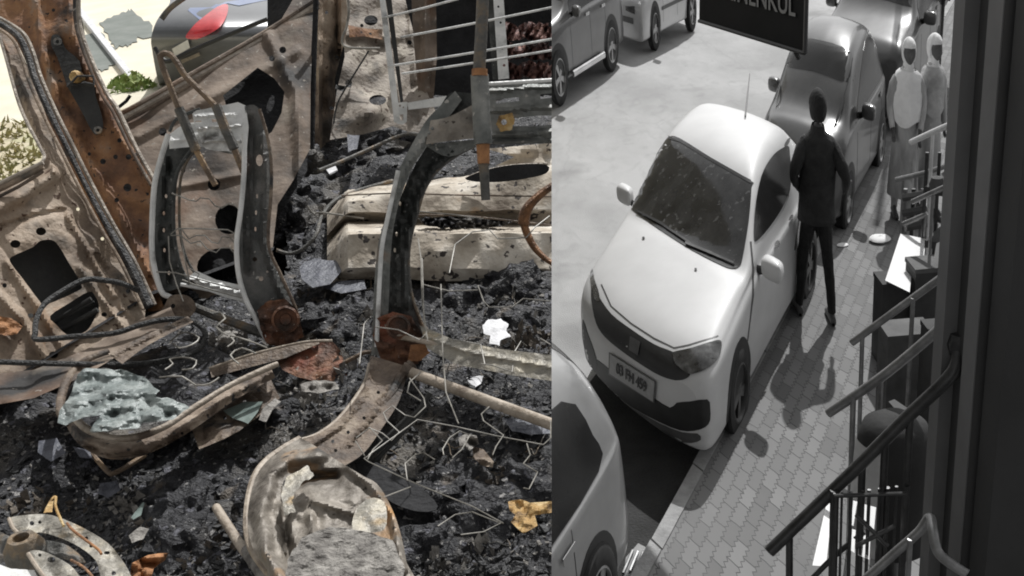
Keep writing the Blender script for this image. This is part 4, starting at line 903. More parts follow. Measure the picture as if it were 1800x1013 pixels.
# lower floor pan so nothing is open below the debris
part('floor_pan', MB().prism([atz(x, y, ZF - .10) for x, y in ((-60, 720), (60, 640), (262, 500), (478, 440), (560, 250), (1010, 240), (1010, 1150), (-60, 1150))], (0, 0, -.04)), m_dark)
for a_, b_ in (((-60, 720), (262, 520)), ((262, 520), (480, 440))): part('side_skirt', MB().prism([atz(*a_, ZF - .14), atz(*b_, ZF - .14), atz(*b_, ZF + .10), atz(*a_, ZF + .10)], (0, .03, 0)), m_dark)
# rear: dark bulkhead, then panels in front of it
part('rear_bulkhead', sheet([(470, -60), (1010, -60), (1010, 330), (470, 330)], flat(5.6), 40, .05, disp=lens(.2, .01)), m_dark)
PQ = plane3((210, 200, 3.98), (560, 0, 4.45), (400, 480, 3.56))
oct_ = [(392, 168), (453, 119), (482, 138), (500, 162), (495, 198), (478, 232), (452, 250), (410, 225)]
part('quarter_panel', sheet([(204, 192), (214, 205), (250, 182), (350, 125), (490, 42), (518, -6), (552, -30), (550, 60), (546, 150), (545, 262), (515, 318), (488, 360), (480, 430), (478, 540), (250, 560), (262, 330)], PQ, 6, .006,
     [oct_, circ(376, 324, 11), circ(402, 386, 24, 26), circ(392, 470, 46, 34), circ(345, 250, 5), circ(286, 232, 7), circ(262, 320, 5), circ(497, 88, 6), circ(478, 103, 5), circ(440, 300, 5), circ(322, 300, 4)],
     disp=bead([([(240, 240), (380, 165), (520, 90)], 16, .03), ([(470, 60), (520, 160), (528, 300)], 16, .04), ([(300, 330), (460, 300)], 12, .02)], lens(.02, .014, 3))), m_quarter)
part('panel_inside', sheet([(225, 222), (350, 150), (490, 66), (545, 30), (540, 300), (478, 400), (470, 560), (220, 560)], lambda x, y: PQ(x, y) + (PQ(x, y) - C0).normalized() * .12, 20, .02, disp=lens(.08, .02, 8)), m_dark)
for k, (yy, r_, m_) in enumerate(((0, 4.5, m_quarter), (9, 5.5, m_edge), (17, 4, m_rail))):
    part('window_ledge', ptube([(207, 203 + yy), (250, 180 + yy), (350, 123 + yy), (430, 78 + yy), (490, 42 + yy), (560, -4 + yy)], [3.93, 3.98, 4.12, 4.25, 4.34, 4.42], r_), m_)
part('ledge_clip', ptube([(207, 190), (222, 178), (229, 168)], 3.9, 3, sm=1), m_dark)
# rear corner panels
PC = lambda x, y: A(x, y, 4.9 + .004 * (x - 560) * (1 if x < 600 else .3))
part('corner_pillar', sheet([(540, -30), (606, -30), (612, 40), (604, 80), (588, 140), (592, 200), (590, 250), (575, 300), (545, 300), (548, 150), (552, 60)], PC, 8, .01, [circ(574, 22, 3), circ(592, 100, 3), circ(583, 190, 4, 3)],
     disp=bead([([(560, -20), (562, 120), (556, 280)], 9, .05), ([(585, 0), (575, 120), (580, 250)], 10, .03)], lens(.05, .03, 5))), m_door)
part('recess_shade_tube', ptube([(556, -20), (553, 70), (549, 160), (546, 262)], 4.25, [5, 5, 6, 7]), m_dark)  # dark tube in place of the shade in the corner recess
PH = lambda x, y: A(x, y, 5.15 - .0022 * (y) + .0016 * (x - 640))
part('wheel_house', sheet([(600, -30), (705, -30), (735, 90), (745, 150), (770, 205), (740, 240), (690, 222), (640, 236), (580, 246), (592, 160), (606, 100)], PH, 8, .01,
     [circ(652, 36, 12, 9), circ(664, 176, 15, 9), circ(636, 45, 3), circ(720, 75, 4), circ(613, 147, 6, 7)],
     disp=bead([([(615, 60), (670, 66), (700, 66)], 10, .03), ([(720, -10), (722, 60), (730, 140)], 8, .03)], lambda x, y: .18 * math.exp(-((x - 648) ** 2 + (y - 198) ** 2) / 500) + .05 * noise.noise(Vector((x * .03, y * .03, 2))))), m_house)
part('rust_band', sheet([(612, 44), (640, 50), (672, 52), (672, 70), (640, 64), (614, 66)], off(PH, .05), 8, .01, disp=lens(.03, .05)), m_pillar)
part('torn_insulation', sheet(rough([(609, 74), (634, 64), (668, 72), (671, 81), (668, 101), (641, 106), (626, 128), (604, 163), (589, 156), (594, 123), (607, 104)], 5), off(PH, .09), 6, .02, [circ(613, 147, 6, 6)], disp=lens(.08, .08, 4)), m_hose)
part('side_channel', sheet([(722, -30), (766, -30), (768, 100), (760, 200), (735, 160), (726, 60)], flat(4.95), 10, .02, disp=bead([([(745, -20), (748, 160)], 9, .04)], lens(.04, .03, 9))), m_quarter)
part('hole_brightness', sheet(circ(613, 147, 5, 6, 12), off(PH, -.05), 0, .01), m_whiteb)  # white disc behind the hole, coloured as the brightness beyond
part('vent_rod', ptube([(611, -10), (613, 20), (609, 48), (602, 66), (604, 80), (625, 85), (668, 85)], 4.75, 2.3), m_wire)
part('loose_wire', ptube([(648, 90), (600, 168), (590, 195), (586, 222)], 4.6, 1.6), m_hose)
# the near pillar and door
PB = plane3((60, 40, 3.75), (270, 520, 3.42), (270, 300, 3.55))
pil = [(-20, -30), (137, -30), (139, 20), (141, 48), (152, 80), (166, 118), (178, 145), (190, 168), (207, 193), (240, 262), (272, 318), (280, 385), (262, 400), (262, 470), (290, 545), (262, 548), (215, 460), (165, 375), (120, 290), (85, 215), (55, 130), (30, 75), (-20, 40)]
part('door_pillar', sheet(pil, PB, 6, .03, [circ(226, 276, 5, 5), circ(203, 276, 4), circ(181, 284, 5, 5), circ(210, 247, 4), circ(157, 271, 3), circ(224, 330, 7), circ(205, 352, 4), circ(94, 18, 3)],
     disp=bead([([(60, -10), (75, 90), (100, 170), (150, 270), (215, 380), (262, 480)], 12, .035), ([(120, -20), (128, 60), (155, 130), (200, 220), (262, 330)], 9, .025), ([(60, 100), (110, 50)], 30, .02)], lens(.02, .03, 1))), m_pillar)
part('pillar_flange', ptube([(138, -20), (141, 48), (166, 118), (190, 168), (207, 193), (240, 262), (272, 318)], [3.7, 3.68, 3.65, 3.62, 3.6, 3.56, 3.52], 4), m_edge)
part('pillar_flange', ptube([(131, -20), (134, 48), (158, 120), (182, 172), (199, 198), (232, 266), (266, 326)], [3.68, 3.66, 3.63, 3.6, 3.58, 3.54, 3.5], 3), m_quarter)
g_ = part('belt_guide', sheet(crom([(92, 62), (106, 64), (115, 85), (140, 108), (146, 140), (165, 148), (168, 168), (178, 200), (181, 225), (170, 237), (160, 228), (140, 190), (118, 152), (116, 146), (100, 100), (90, 80)], 3, True), off(PB, .03), 8, .02, disp=bead([([(122, 152), (150, 146), (164, 150)], 6, .02)])), m_inner)
for x, y in ((101, 73), (172, 229)): part('washer', sheet(circ(x, y, 8, 7), off(PB, .055), 4, .02, [circ(x, y, 3)]), m_sleeve, g_)
part('belt_bolt', MB().lathe([(.02, -.02), (.02, .012), (.012, .03), (.001, .03)], 12, Matrix.Translation(off(PB, .05)(135, 136)) @ (-FWD).to_track_quat('Z', 'Y').to_matrix().to_4x4()), m_yell, g_)
part('belt_bracket', ptube([(118, 153), (130, 141), (136, 134), (164, 134), (165, 150)], 3.5, 2, sm=1), m_hose, g_)
seal = [(-10, 36), (30, 62), (48, 96), (62, 140), (88, 200), (112, 248), (150, 325), (190, 400), (226, 462), (262, 540)]
part('door_seal', ptube(seal, [3.55, 3.52, 3.5, 3.47, 3.44, 3.42, 3.4, 3.36, 3.33, 3.3], [5, 6, 6, 6, 6, 5, 5, 6, 8, 9]), m_seal)
part('seal_edge', ptube([(x + 10, y - 4) for x, y in seal], [3.57, 3.54, 3.52, 3.49, 3.46, 3.44, 3.42, 3.38, 3.35, 3.32], 3.5), m_edge)
part('seal_edge', ptube([(x - 11, y + 4) for x, y in seal], [3.53, 3.5, 3.48, 3.45, 3.42, 3.4, 3.38, 3.34, 3.31, 3.28], 3.0), m_door)
PD = plane3((0, 60, 3.55), (230, 560, 3.28), (0, 600, 3.0))
cut1 = crom([(20, 452), (57, 435), (70, 424), (90, 422), (103, 432), (122, 464), (143, 500), (136, 512), (80, 536), (70, 530), (40, 490), (20, 464)], 3, True)
cut2 = crom([(88, 556), (120, 534), (156, 513), (168, 522), (174, 541), (165, 563), (152, 582), (134, 588), (117, 588), (100, 572)], 3, True)
door = [(-30, 50), (-2, 52), (30, 77), (55, 130), (85, 215), (120, 290), (165, 375), (215, 460), (256, 545), (252, 575), (200, 618), (140, 655), (60, 690), (-30, 700), (-30, 335), (0, 320), (74, 284), (79, 275), (72, 256), (38, 190), (15, 112), (-2, 66), (-30, 60)]
part('front_door', sheet(door, PD, 5, .02, [cut1, cut2, circ(72, 407, 9, 7), circ(27, 429, 9, 7), circ(94, 624, 8, 6), circ(54, 555, 5, 4), circ(137, 368, 3), circ(180, 420, 3), circ(8, 502, 4), circ(183, 553, 5, 4), circ(144, 623, 8, 5, rot=-.7), circ(225, 512, 4)],
     disp=bead([([(-20, 372), (40, 342), (95, 305)], 22, .05), ([(0, 400), (60, 380), (110, 370)], 8, -.02), ([(120, 380), (160, 450), (200, 520)], 8, .025), ([(140, 470), (190, 540), (230, 590)], 7, .02), ([(160, 440), (172, 440), (190, 470)], 5, .02), ([(12, 460), (70, 545), (110, 610)], 9, .02), ([(0, 520), (40, 560), (90, 650)], 12, .03), ([(25, 120), (60, 220), (95, 300)], 9, .03), ([(200, 490), (215, 540), (240, 560)], 7, .015)], lens(.02, .025, 11))), m_door)
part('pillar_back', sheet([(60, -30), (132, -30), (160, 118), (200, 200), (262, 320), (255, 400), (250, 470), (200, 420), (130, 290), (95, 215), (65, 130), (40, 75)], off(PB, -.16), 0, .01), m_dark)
part('door_inner_skin', sheet([(-30, 380), (120, 380), (220, 520), (220, 640), (-30, 660)], lambda x, y: PD(x, y) + (PD(x, y) - C0).normalized() * .10, 20, .01), m_inner)
for a, b, r_ in (((92, 568), (160, 525), 4), ((108, 580), (172, 545), 5), ((100, 566), (165, 530), 2)): part('guard_beam', ptube([a, b], 3.22, r_, sm=1), m_inner)
for yy, r_, m_ in ((0, 4, m_edge), (10, 5, m_door), (22, 3, m_quarter)): part('window_rail', ptube([(-20, 332 + yy), (30, 308 + yy), (76, 286 + yy * .7)], 3.22, r_, sm=2), m_)
part('window_corner', ptube([(-2, 60), (10, 100), (36, 190), (70, 258), (78, 276), (70, 290)], [3.5, 3.48, 3.42, 3.36, 3.32, 3.3], 3), m_edge)
part('orange_tab', sheet(rough([(2, 556), (20, 560), (40, 574), (29, 588), (12, 590), (-10, 586), (-10, 556)], 2), off(PD, .03), 8, .01, disp=lens(.01, .1)), m_orange)
for a in ([(95, 640), (120, 660)], [(110, 632), (128, 650)]): part('sill_lump', ptube([a[0], a[1]], 3.1, [6, 4], sm=1), m_quarter)
part('sill', sheet([(-30, 660), (60, 650), (150, 615), (250, 560), (300, 540), (310, 560), (250, 600), (150, 660), (60, 700), (-30, 716)], lambda x, y: atz(x, y, ZF + .14), 10, .05, disp=lens(.03, .03, 4)), m_quarter)
# trunk, rods and boxes at the top
def bar(name, pts, d, wd, m, par=None, sm=1): return part(name, ptube(pts, d, wd, sm=sm, n=4), m, par)
grid_ = root('luggage_grille', A(690, 215, 4.35), 'grey square post with thin wire rods across the boot', 'grille')
mk('post', sheet([(665, -20), (675, -20), (704, 214), (693, 216)], flat(4.4), 0, .03), m_flange, grid_, smooth=False)
mk('post_shaded_side', sheet([(675, -20), (686, -20), (709, 178), (704, 182)], flat(4.41), 0, .03), m_inner, grid_, smooth=False)  # lit and shaded faces of the post are put into their colours
mk('foot_bracket', sheet([(690, 182), (716, 179), (715, 214), (709, 219), (698, 218), (692, 212)], flat(4.36), 0, .02, [[(697, 202), (709, 201), (709, 212), (697, 213)], circ(703, 186, 2), circ(697, 190, 1.5), circ(709, 189, 1.5)]), m_flange, grid_, smooth=False)
mk('cross_bar', sheet([(716, 181), (800, 166), (812, 176), (800, 184), (718, 193)], flat(4.38), 0, .03), m_flange, grid_, smooth=False)
for a, b in (((672, 32), (806, -2)), ((704, 66), (986, 10)), ((682, 117), (986, 66)), ((706, 130), (986, 86))): mk('wire_rod', ptube([a, ((a[0] + b[0]) / 2, (a[1] + b[1]) / 2 + 1), b], [4.4, 4.35, 4.3], 2.1), m_flange, grid_)
pb = root('perforated_post', A(882, 140, 4.5), 'pale perforated upright strip with rust at the back of the boot', 'post')
mk('strip', sheet([(866, -20), (884, -20), (895, 138), (876, 140)], flat(4.5), 0, .02, [circ(880, 40, 2), circ(883, 85, 2.4), circ(886, 115, 2.4), circ(876, 12, 2)]), m_flange, pb, smooth=False)
mk('strip_edge', sheet([(855, -20), (866, -20), (876, 140), (866, 140)], flat(4.52), 0, .02), m_channel, pb, smooth=False)
rg = root('crumpled_panels', A(930, 130, 4.9), 'heap of crumpled reddish burnt metal folds in the boot', 'scrap')
for k in range(9):
    cx, cy = 900 + (k % 3) * 32 + 8 * math.sin(k * 2.1), 52 + (k // 3) * 34
    pts = [(cx - 26, cy + 10), (cx - 10, cy - 14), (cx + 10, cy - 4), (cx + 26, cy - 12), (cx + 22, cy + 16), (cx - 4, cy + 20)]
    mk('fold', sheet(rough(pts, 5, 3, k), (lambda kk: (lambda x, y: A(x, y, 4.9 - .04 * kk)))(k % 4), 5, .008, disp=lambda x, y, k=k: .10 * noise.noise(Vector((x * .09, y * .05, k))) + .03 * math.sin(x * .5 + y * .3)), m_redrag, rg)

# --- white ash covered tunnel behind the seats
tn = root('floor_tunnel', atz(780, 480, ZF), 'ash white and rust stained steel hump across the floor behind the seats', 'car part')
rows = [  # (y at x=560, y at x=1000, distance, jitter)
    (345, 285, 4.28), (338, 288, 4.05), (352, 300, 3.88), (356, 335, 3.83), (374, 368, 3.80), (382, 378, 3.86), (388, 396, 3.90), (398, 402, 3.72), (412, 410, 3.62), (442, 440, 3.60), (470, 474, 3.58), (490, 498, 3.62)]
G = []
for ya, yb, d in rows:
    row = []
    for i in range(70):
        t = i / 69; x = 575 + 425 * t; y = ya + (yb - ya) * t + 3 * noise.noise(Vector((x * .03, d * 9, 0))); e = 1 if t > .08 else t / .08
        row.append(A(x, y + (1 - e) * 40, d - .22 + .03 * noise.noise(Vector((x * .02, y * .05, 4))) + (1 - e) * .15))
    G.append(row)
G2 = []
for a, b in zip(G[:-1], G[1:]):
    for k in range(3): G2.append([p.lerp(q, k / 3) for p, q in zip(a, b)])
G2.append(G[-1]); mb = MB().grid(G2)
mk('hump', mb, m_hump, tn)
mk('hole_shade', sheet(crom([(818, 314), (850, 300), (900, 290), (960, 290), (960, 305), (925, 314), (880, 320), (840, 320)], 3, True), lambda x, y: A(x, y, 3.60), 0, .01), m_dark, tn)  # dark sheet laid on the hump as the shade inside a hole
mk('hole_rim', ptube([(818, 314), (850, 301), (900, 291), (962, 288)], 3.62, 2), m_edge, tn)
mk('groove_ash', sheet(rough([(735, 384), (800, 380), (905, 388), (880, 399), (800, 404), (745, 396)], 5), lambda x, y: A(x, y, 3.48), 4, .01, disp=lens(.05, .2, 3)), m_debris, tn)
mk('seam', ptube([(600, 344), (700, 340), (800, 343), (985, 346)], 3.58, 1.4), m_quarter, tn)
mk('seam', ptube([(725, 378), (820, 380), (985, 398)], 3.44, 1.6), m_rail, tn)
mk('bright_ledge', sheet([(855, 262), (985, 250), (985, 290), (870, 292), (905, 276)], lambda x, y: A(x, y, 3.98), 8, .03, disp=lens(.05, .05, 1)), m_hump, tn)

# --- debris field
def fbm(X, Y, f, o, seed, ridge=False):
    z = np.zeros_like(X); a = 1.
    rg_ = np.random.default_rng(seed)
    for k in range(o):
        T = rg_.random((256, 256)); x = X * f + 17.3 * k; y = Y * f + 9.1 * k; xi = np.floor(x).astype(int); yi = np.floor(y).astype(int); xf = x - xi; yf = y - yi
        xf = xf * xf * (3 - 2 * xf); yf = yf * yf * (3 - 2 * yf); g = lambda i, j: T[(xi + i) % 256, (yi + j) % 256]
        v = (g(0, 0) * (1 - xf) + g(1, 0) * xf) * (1 - yf) + (g(0, 1) * (1 - xf) + g(1, 1) * xf) * yf
        v = v * 2 - 1
        if ridge: v = 1 - 2 * abs(v)
        z += a * v; a *= .55; f *= 2.03
    return z
nx, ny = 330, 520
ys = 1.55 + (np.linspace(0, 1, ny) ** 1.35) * 5.2; tt = np.linspace(-1, 1, nx)
Y = np.repeat(ys[:, None], nx, 1); X = np.repeat(tt[None, :], ny, 0) * (.35 + .52 * Y) - .22 * Y
def debris_h(X, Y):
    k = np.clip(fbm(X, Y, 2.2, 2, 9) * .9 + .55, .12, 1.3)
    return .035 * fbm(X, Y, 2.6, 3, 1) + k * (.009 * fbm(X, Y, 15., 3, 2, True) + .008 * fbm(X, Y, 40., 3, 6)) + .0045 * fbm(X, Y, 95., 2, 5) + .02
Hh = debris_h(X, Y)
V = np.stack([X, Y, ZF + Hh], -1).reshape(-1, 3)
CA = np.array(C0); Fw = np.array(FWD); Rr_ = np.array(RT); Up_ = np.array(UP)
dv = V - CA; dd_ = dv @ Fw; pxs = 900 + F_PX * (dv @ Rr_) / dd_; pys = 506.5 - F_PX * (dv @ Up_) / dd_
def beyond(P, k):
    a, b, c = P(0, 0), P(500, 0), P(0, 500); n = np.array((b - a).cross(c - a)); n = n / np.linalg.norm(n); n = n if n @ Fw > 0 else -n
    return (V - np.array(a)) @ n > k
drop = (beyond(PD, .06) & (pxs < 262)) | (beyond(PQ, .05) & (pxs < 500)) | (beyond(PB, .10) & (pxs < 290)) | (pys < 170)
fi = [(i * nx + j, i * nx + j + 1, (i + 1) * nx + j + 1, (i + 1) * nx + j) for i in range(ny - 1) for j in range(nx - 1)]
fi = [q for q in fi if not drop[q[0]]]; used = sorted({i for q in fi for i in q}); rm = {a: b for b, a in enumerate(used)}
mb = MB(); mb.v = [Vector(V[a]) for a in used]; mb.f = [tuple(rm[i] for i in q) for q in fi]
tag(mk('burnt_debris', mb, m_debris, sharp=60), 'bed of black burnt debris and ash covering the car floor', 'debris', kind='stuff')
def ground_at(px, py): p = atz(px, py, ZF + .03); h = float(debris_h(np.array([[p.x]]), np.array([[p.y]]))[0, 0]); return Vector((p.x, p.y, ZF + h))
def flakes(name, n, m, s0, s1, label, region):
    fb = MB()
    for k in range(n):
        px = region[0] + rng.random() * (region[2] - region[0]); py = region[1] + (1 - rng.random() ** 1.3) * (region[3] - region[1]); p = ground_at(px, py)
        if px < 300 and py < 660 - px * .35 or (px < 500 and py < 480): continue
        s = s0 + (s1 - s0) * rng.random() ** 2.5; a = Vector(rng.normal(size=3)); a.z *= .45; a = a.normalized() * s; b = a.cross(Vector((rng.normal() * .5, rng.normal() * .5, 1))).normalized() * s * (.4 + .5 * rng.random())
        n_ = a.cross(b).normalized() * s * .18; k_ = .55 + .4 * rng.random(); p = p + Vector((0, 0, s * .35))
        r = [p - a, p - a * .2 + b * k_, p + a, p + a * .3 - b]
        fb.add([q + n_ for q in r] + [q - n_ for q in r], [(0, 1, 2, 3), (7, 6, 5, 4), (0, 4, 5, 1), (1, 5, 6, 2), (2, 6, 7, 3), (3, 7, 4, 0)])
    tag(mk(name, fb, m, smooth=False), label, 'debris', kind='stuff')
flakes('charred_flakes', 8500, m_flake, .002, .015, 'countless black charred flakes strewn over the car floor', (-20, 260, 990, 1040))
flakes('ash_flakes', 2600, m_flake2, .0015, .009, 'countless small pale ash flakes strewn over the black debris', (-20, 300, 990, 1040))

# --- seats
def strip_(name, L, Rr, d, m, par, th=.02, step=7, sm=4, disp=None, holes=()):
    L = crom(L, sm); Rr = crom(Rr, sm); poly = [p[:2] for p in L] + [p[:2] for p in Rr[::-1]]
    P = d if callable(d) else flat(d)
    return mk(name, sheet(poly, P, step, th, holes, disp=disp), m, par)
s1 = root('car_seat', atz(400, 640, ZF), 'burnt left seat skeleton with tall headrest loop and crumpled glass on its pan', 'seat', 'burnt seat frames')
D1 = lambda x, y: A(x, y, 3.18 + .0002 * (560 - y) * 1.0)
L_out = [(296, 236), (281, 285), (271, 330), (267, 403), (268, 450), (276, 490), (286, 516)]
L_in = [(338, 262), (322, 285), (310, 310), (305, 360), (307, 420), (318, 470), (334, 500)]
strip_('side_frame', L_out, L_in, off(D1, -.03), m_channel, s1, th=.05, disp=bead([([(300, 280), (290, 340), (287, 420), (300, 500)], 7, -.02), ([(318, 285), (303, 330), (300, 400), (312, 470)], 4, .02)]),
       holes=[circ(x, y, 2.2, 3.6) for x, y in ((292, 345), (288, 375), (288, 405), (289, 440), (297, 480))])
mk('frame_edge', ptube(L_out + [(300, 524), (292, 545)], 3.2, 5), m_flange, s1)
mk('frame_edge', ptube(L_in, 3.2, 3.4), m_channel, s1)
mk('frame_edge', ptube([(350, 262), (334, 276), (322, 300), (316, 330), (316, 400), (326, 450), (345, 485)], 3.24, 2.5), m_sleeve, s1)
strip_('top_bar', [(296, 238), (318, 222), (345, 215), (385, 218), (430, 232)], [(298, 262), (345, 258), (370, 262), (400, 270), (430, 276)], off(D1, .02), m_flange, s1, th=.03, disp=bead([([(300, 250), (345, 238)], 6, .01)], lens(.01, .05)))
mk('top_arch', ptube([(298, 232), (308, 212), (330, 200), (352, 192)], 3.26, 3), m_channel, s1)
mk('headrest_plate', sheet(crom([(338, 200), (360, 192), (400, 184), (432, 186), (434, 262), (400, 266), (362, 262), (350, 240)], 2, True), off(D1, .05), 5, .02,
   [[(343, 213), (354, 212), (355, 217), (344, 218)], [(372, 210), (386, 209), (387, 214), (373, 215)], [(362, 233), (384, 231), (385, 240), (363, 242)], circ(356, 238, 2), circ(391, 235, 2)],
   disp=bead([([(342, 226), (420, 220)], 4, .022), ([(350, 250), (420, 246)], 4, .022), ([(342, 205), (420, 200)], 4, .012)])), m_flange, s1)
R_out = [(430, 187), (452, 188), (470, 240), (477, 290), (476, 350), (472, 400), (474, 440), (492, 480), (514, 528), (526, 560), (524, 590), (500, 608)]
R_in = [(430, 187), (431, 220), (430, 290), (424, 360), (418, 410), (420, 470), (432, 520), (448, 560), (466, 596)]
R_in2 = [(429, 236), (429, 300), (423, 370), (416, 425), (419, 480), (432, 526), (450, 562), (468, 598)]
mk('side_frame', sheet([p[:2] for p in crom(R_out, 4)] + [p[:2] for p in crom(R_in, 4)[::-1]][:-1], off(D1, .05), 6, .06,
   [circ(456, 282, 6, 10)] + [circ(x, y, 1.8, 4) for x, y in ((452, 345), (450, 374), (449, 403))] + [circ(448, 456, 4), circ(459, 490, 4), circ(470, 478, 2)],
   disp=bead([([(462, 240), (468, 320), (462, 420), (486, 500), (512, 550)], 9, .03), ([(440, 210), (444, 300), (436, 400), (440, 480)], 12, -.02)])), m_dkframe, s1)
mk('frame_edge', ptube(R_in2, 3.1, 4.6), m_flange, s1)
mk('frame_edge', ptube([(456, 192), (470, 240), (477, 290), (476, 350), (472, 400), (474, 440), (492, 480), (514, 528), (526, 560)], 3.12, 3), m_rail, s1)
mk('hinge_plate', sheet(rough([(452, 545), (470, 530), (500, 525), (522, 545), (530, 575), (534, 592), (515, 604), (490, 610), (468, 604), (458, 580)], 3), off(D1, .09), 6, .03, [circ(500, 562, 6)], disp=lens(.02, .08, 2)), m_hinge, s1)
hb = MB().lathe([(.037, 0), (.037, .018), (.031, .022), (.028, .008), (.016, .006), (.014, .014), (.001, .012)], 28, Matrix.Translation(off(D1, .11)(502, 562)) @ (-ray(502, 562)).to_track_quat('Z', 'Y').to_matrix().to_4x4()); mk('recliner', hb, m_hinge, s1)
for (a, rr) in (([(280, 100), (288, 94), (300, 97), (312, 112), (326, 134), (352, 160), (378, 186)], 5.5),): mk('headrest_rod', ptube(a, 3.1, rr), m_rod, s1)
mk('headrest_rod', ptube([(281, 98), (286, 118), (300, 155), (314, 190)], 3.1, 5.5), m_rod, s1)
mk('rod_sleeve', ptube([(314, 190), (345, 265)], [3.1, 3.12], 9, sm=1), m_sleeve, s1)
mk('rod_sleeve', ptube([(380, 186), (394, 222), (412, 262)], 3.06, 9, sm=1), m_sleeve, s1)
mk('headrest_rod', ptube([(345, 265), (362, 296), (379, 326)], 3.12, 5.5, sm=1), m_rod, s1)
mk('headrest_rod', ptube([(411, 260), (428, 302)], 3.14, 6, sm=1), m_rod, s1)
W1 = [[(302, 340), (318, 346), (333, 352), (345, 354), (352, 348), (368, 350), (378, 362), (390, 366), (402, 358), (412, 360), (420, 368)],
      [(300, 412), (312, 402), (345, 402), (400, 404), (412, 410), (414, 430)], [(318, 402), (332, 420), (345, 414), (360, 414), (372, 426), (384, 428), (390, 416), (405, 418), (414, 430)],
      [(300, 414), (318, 414), (335, 428), (352, 424), (364, 438), (380, 444), (388, 436), (404, 436), (416, 450)],
      [(296, 415), (298, 460), (310, 500), (322, 530)], [(316, 402), (322, 440), (330, 480), (334, 500)], [(275, 478), (310, 480), (345, 490), (420, 510)],
      [(330, 470), (350, 482), (345, 492), (360, 500)], [(320, 492), (340, 500), (380, 512), (425, 524)]]
for a in W1: mk('spring_wire', ptube(a, 3.15, 1.25, n=5, sm=1), m_wire, s1)
mk('lower_bar', sheet([(330, 488), (345, 476), (380, 492), (430, 503), (436, 532), (400, 524), (360, 510)], off(D1, -.02), 6, .02, disp=bead([([(335, 490), (430, 518)], 6, .02)])), m_flange, s1)
mk('cross_tube', ptube([(330, 536), (380, 556), (466, 588)], [3.3, 3.22, 3.12], [8, 8, 9], sm=1), m_sleeve, s1)
mk('cross_tube', ptube([(318, 500), (380, 512), (432, 530)], 3.22, 3.5, sm=1), m_flange, s1)
mk('rear_foot', sheet(crom([(300, 520), (330, 520), (345, 540), (330, 560), (300, 562), (276, 560), (288, 540)], 3, True), off(D1, 0), 6, .03, [circ(304, 538, 4)]), m_rail, s1)
# seat pan of the left seat
pan = lambda h: onf(h)
mk('pan_rail', strip := sheet([p[:2] for p in crom([(190, 622), (250, 592), (330, 556)], 3)] + [p[:2] for p in crom([(340, 566), (262, 606), (215, 640)], 3)], pan(.20), 7, .05, disp=bead([([(200, 630), (335, 561)], 5, -.02)])), m_rail, s1)
mk('pan_front', sheet([p[:2] for p in crom([(112, 738), (130, 772), (160, 796), (200, 808), (250, 802), (305, 776), (350, 748), (412, 704), (484, 664)], 4)] + [p[:2] for p in crom([(474, 642), (400, 678), (335, 724), (290, 752), (240, 766), (190, 764), (150, 744), (132, 724)], 4)], onf(.12), 5, .04, [circ(x, y, 2.5) for x, y in ((320, 762), (365, 730), (428, 688))],
   disp=bead([([(122, 742), (150, 772), (196, 788), (246, 784), (298, 762), (345, 734), (405, 690), (478, 652)], 15, .035), ([(140, 778), (200, 802), (262, 796), (330, 758)], 6, -.015)], lens(.015, .05, 9))), m_pan2, s1)
mk('pan_rim', ptube([(128, 730), (140, 744), (160, 758), (198, 770), (242, 768), (290, 750), (330, 724), (400, 680), (460, 652), (488, 640)], [0] * 10, [6, 7, 7, 6, 7, 6, 6, 5, 6, 5], n=10, P=onf(.16)), m_tube, s1)
mk('pan_rim', ptube([(118, 742), (106, 722), (110, 690), (124, 660), (150, 636), (192, 620)], [0] * 6, [9, 8, 8, 8, 8, 8], n=10, P=onf(.14)), m_rail, s1)
mk('side_rail', sheet([p[:2] for p in crom([(330, 735), (400, 690), (470, 655)], 3)] + [p[:2] for p in crom([(492, 700), (420, 758), (350, 790)], 3)], pan(.08), 8, .03, [circ(430, 706, 3), circ(395, 735, 3), circ(455, 686, 3), circ(380, 720, 2)], disp=lens(.02, .06, 5)), m_rail, s1)
mk('adjust_lever', ptube([(140, 770), (186, 826), (205, 830), (255, 800)], [0] * 4, 4.5, P=onf(.05)), m_rod, s1)
mk('pan_base', sheet(crom([(130, 670), (200, 640), (330, 600), (420, 640), (400, 690), (290, 760), (200, 785), (140, 760), (116, 720)], 3, True), pan(.06), 12, .02, disp=lens(.04, .04, 6)), m_debris, s1)
for a in ([(300, 600), (312, 590), (326, 584), (350, 594), (338, 606), (316, 612), (304, 604)], [(290, 650), (304, 640), (298, 632), (320, 628), (345, 634), (338, 648), (320, 650)], [(280, 664), (320, 662), (345, 678), (370, 674), (385, 664)],
          [(385, 548), (396, 560), (380, 575), (400, 590)], [(400, 610), (412, 600), (404, 590), (440, 600), (470, 612)], [(420, 640), (405, 625), (425, 612), (450, 622)]):
    mk('pan_spring', ptube(a, [0] * len(a), 1.6, n=5, sm=2, P=onf(.16)), m_wire, s1)
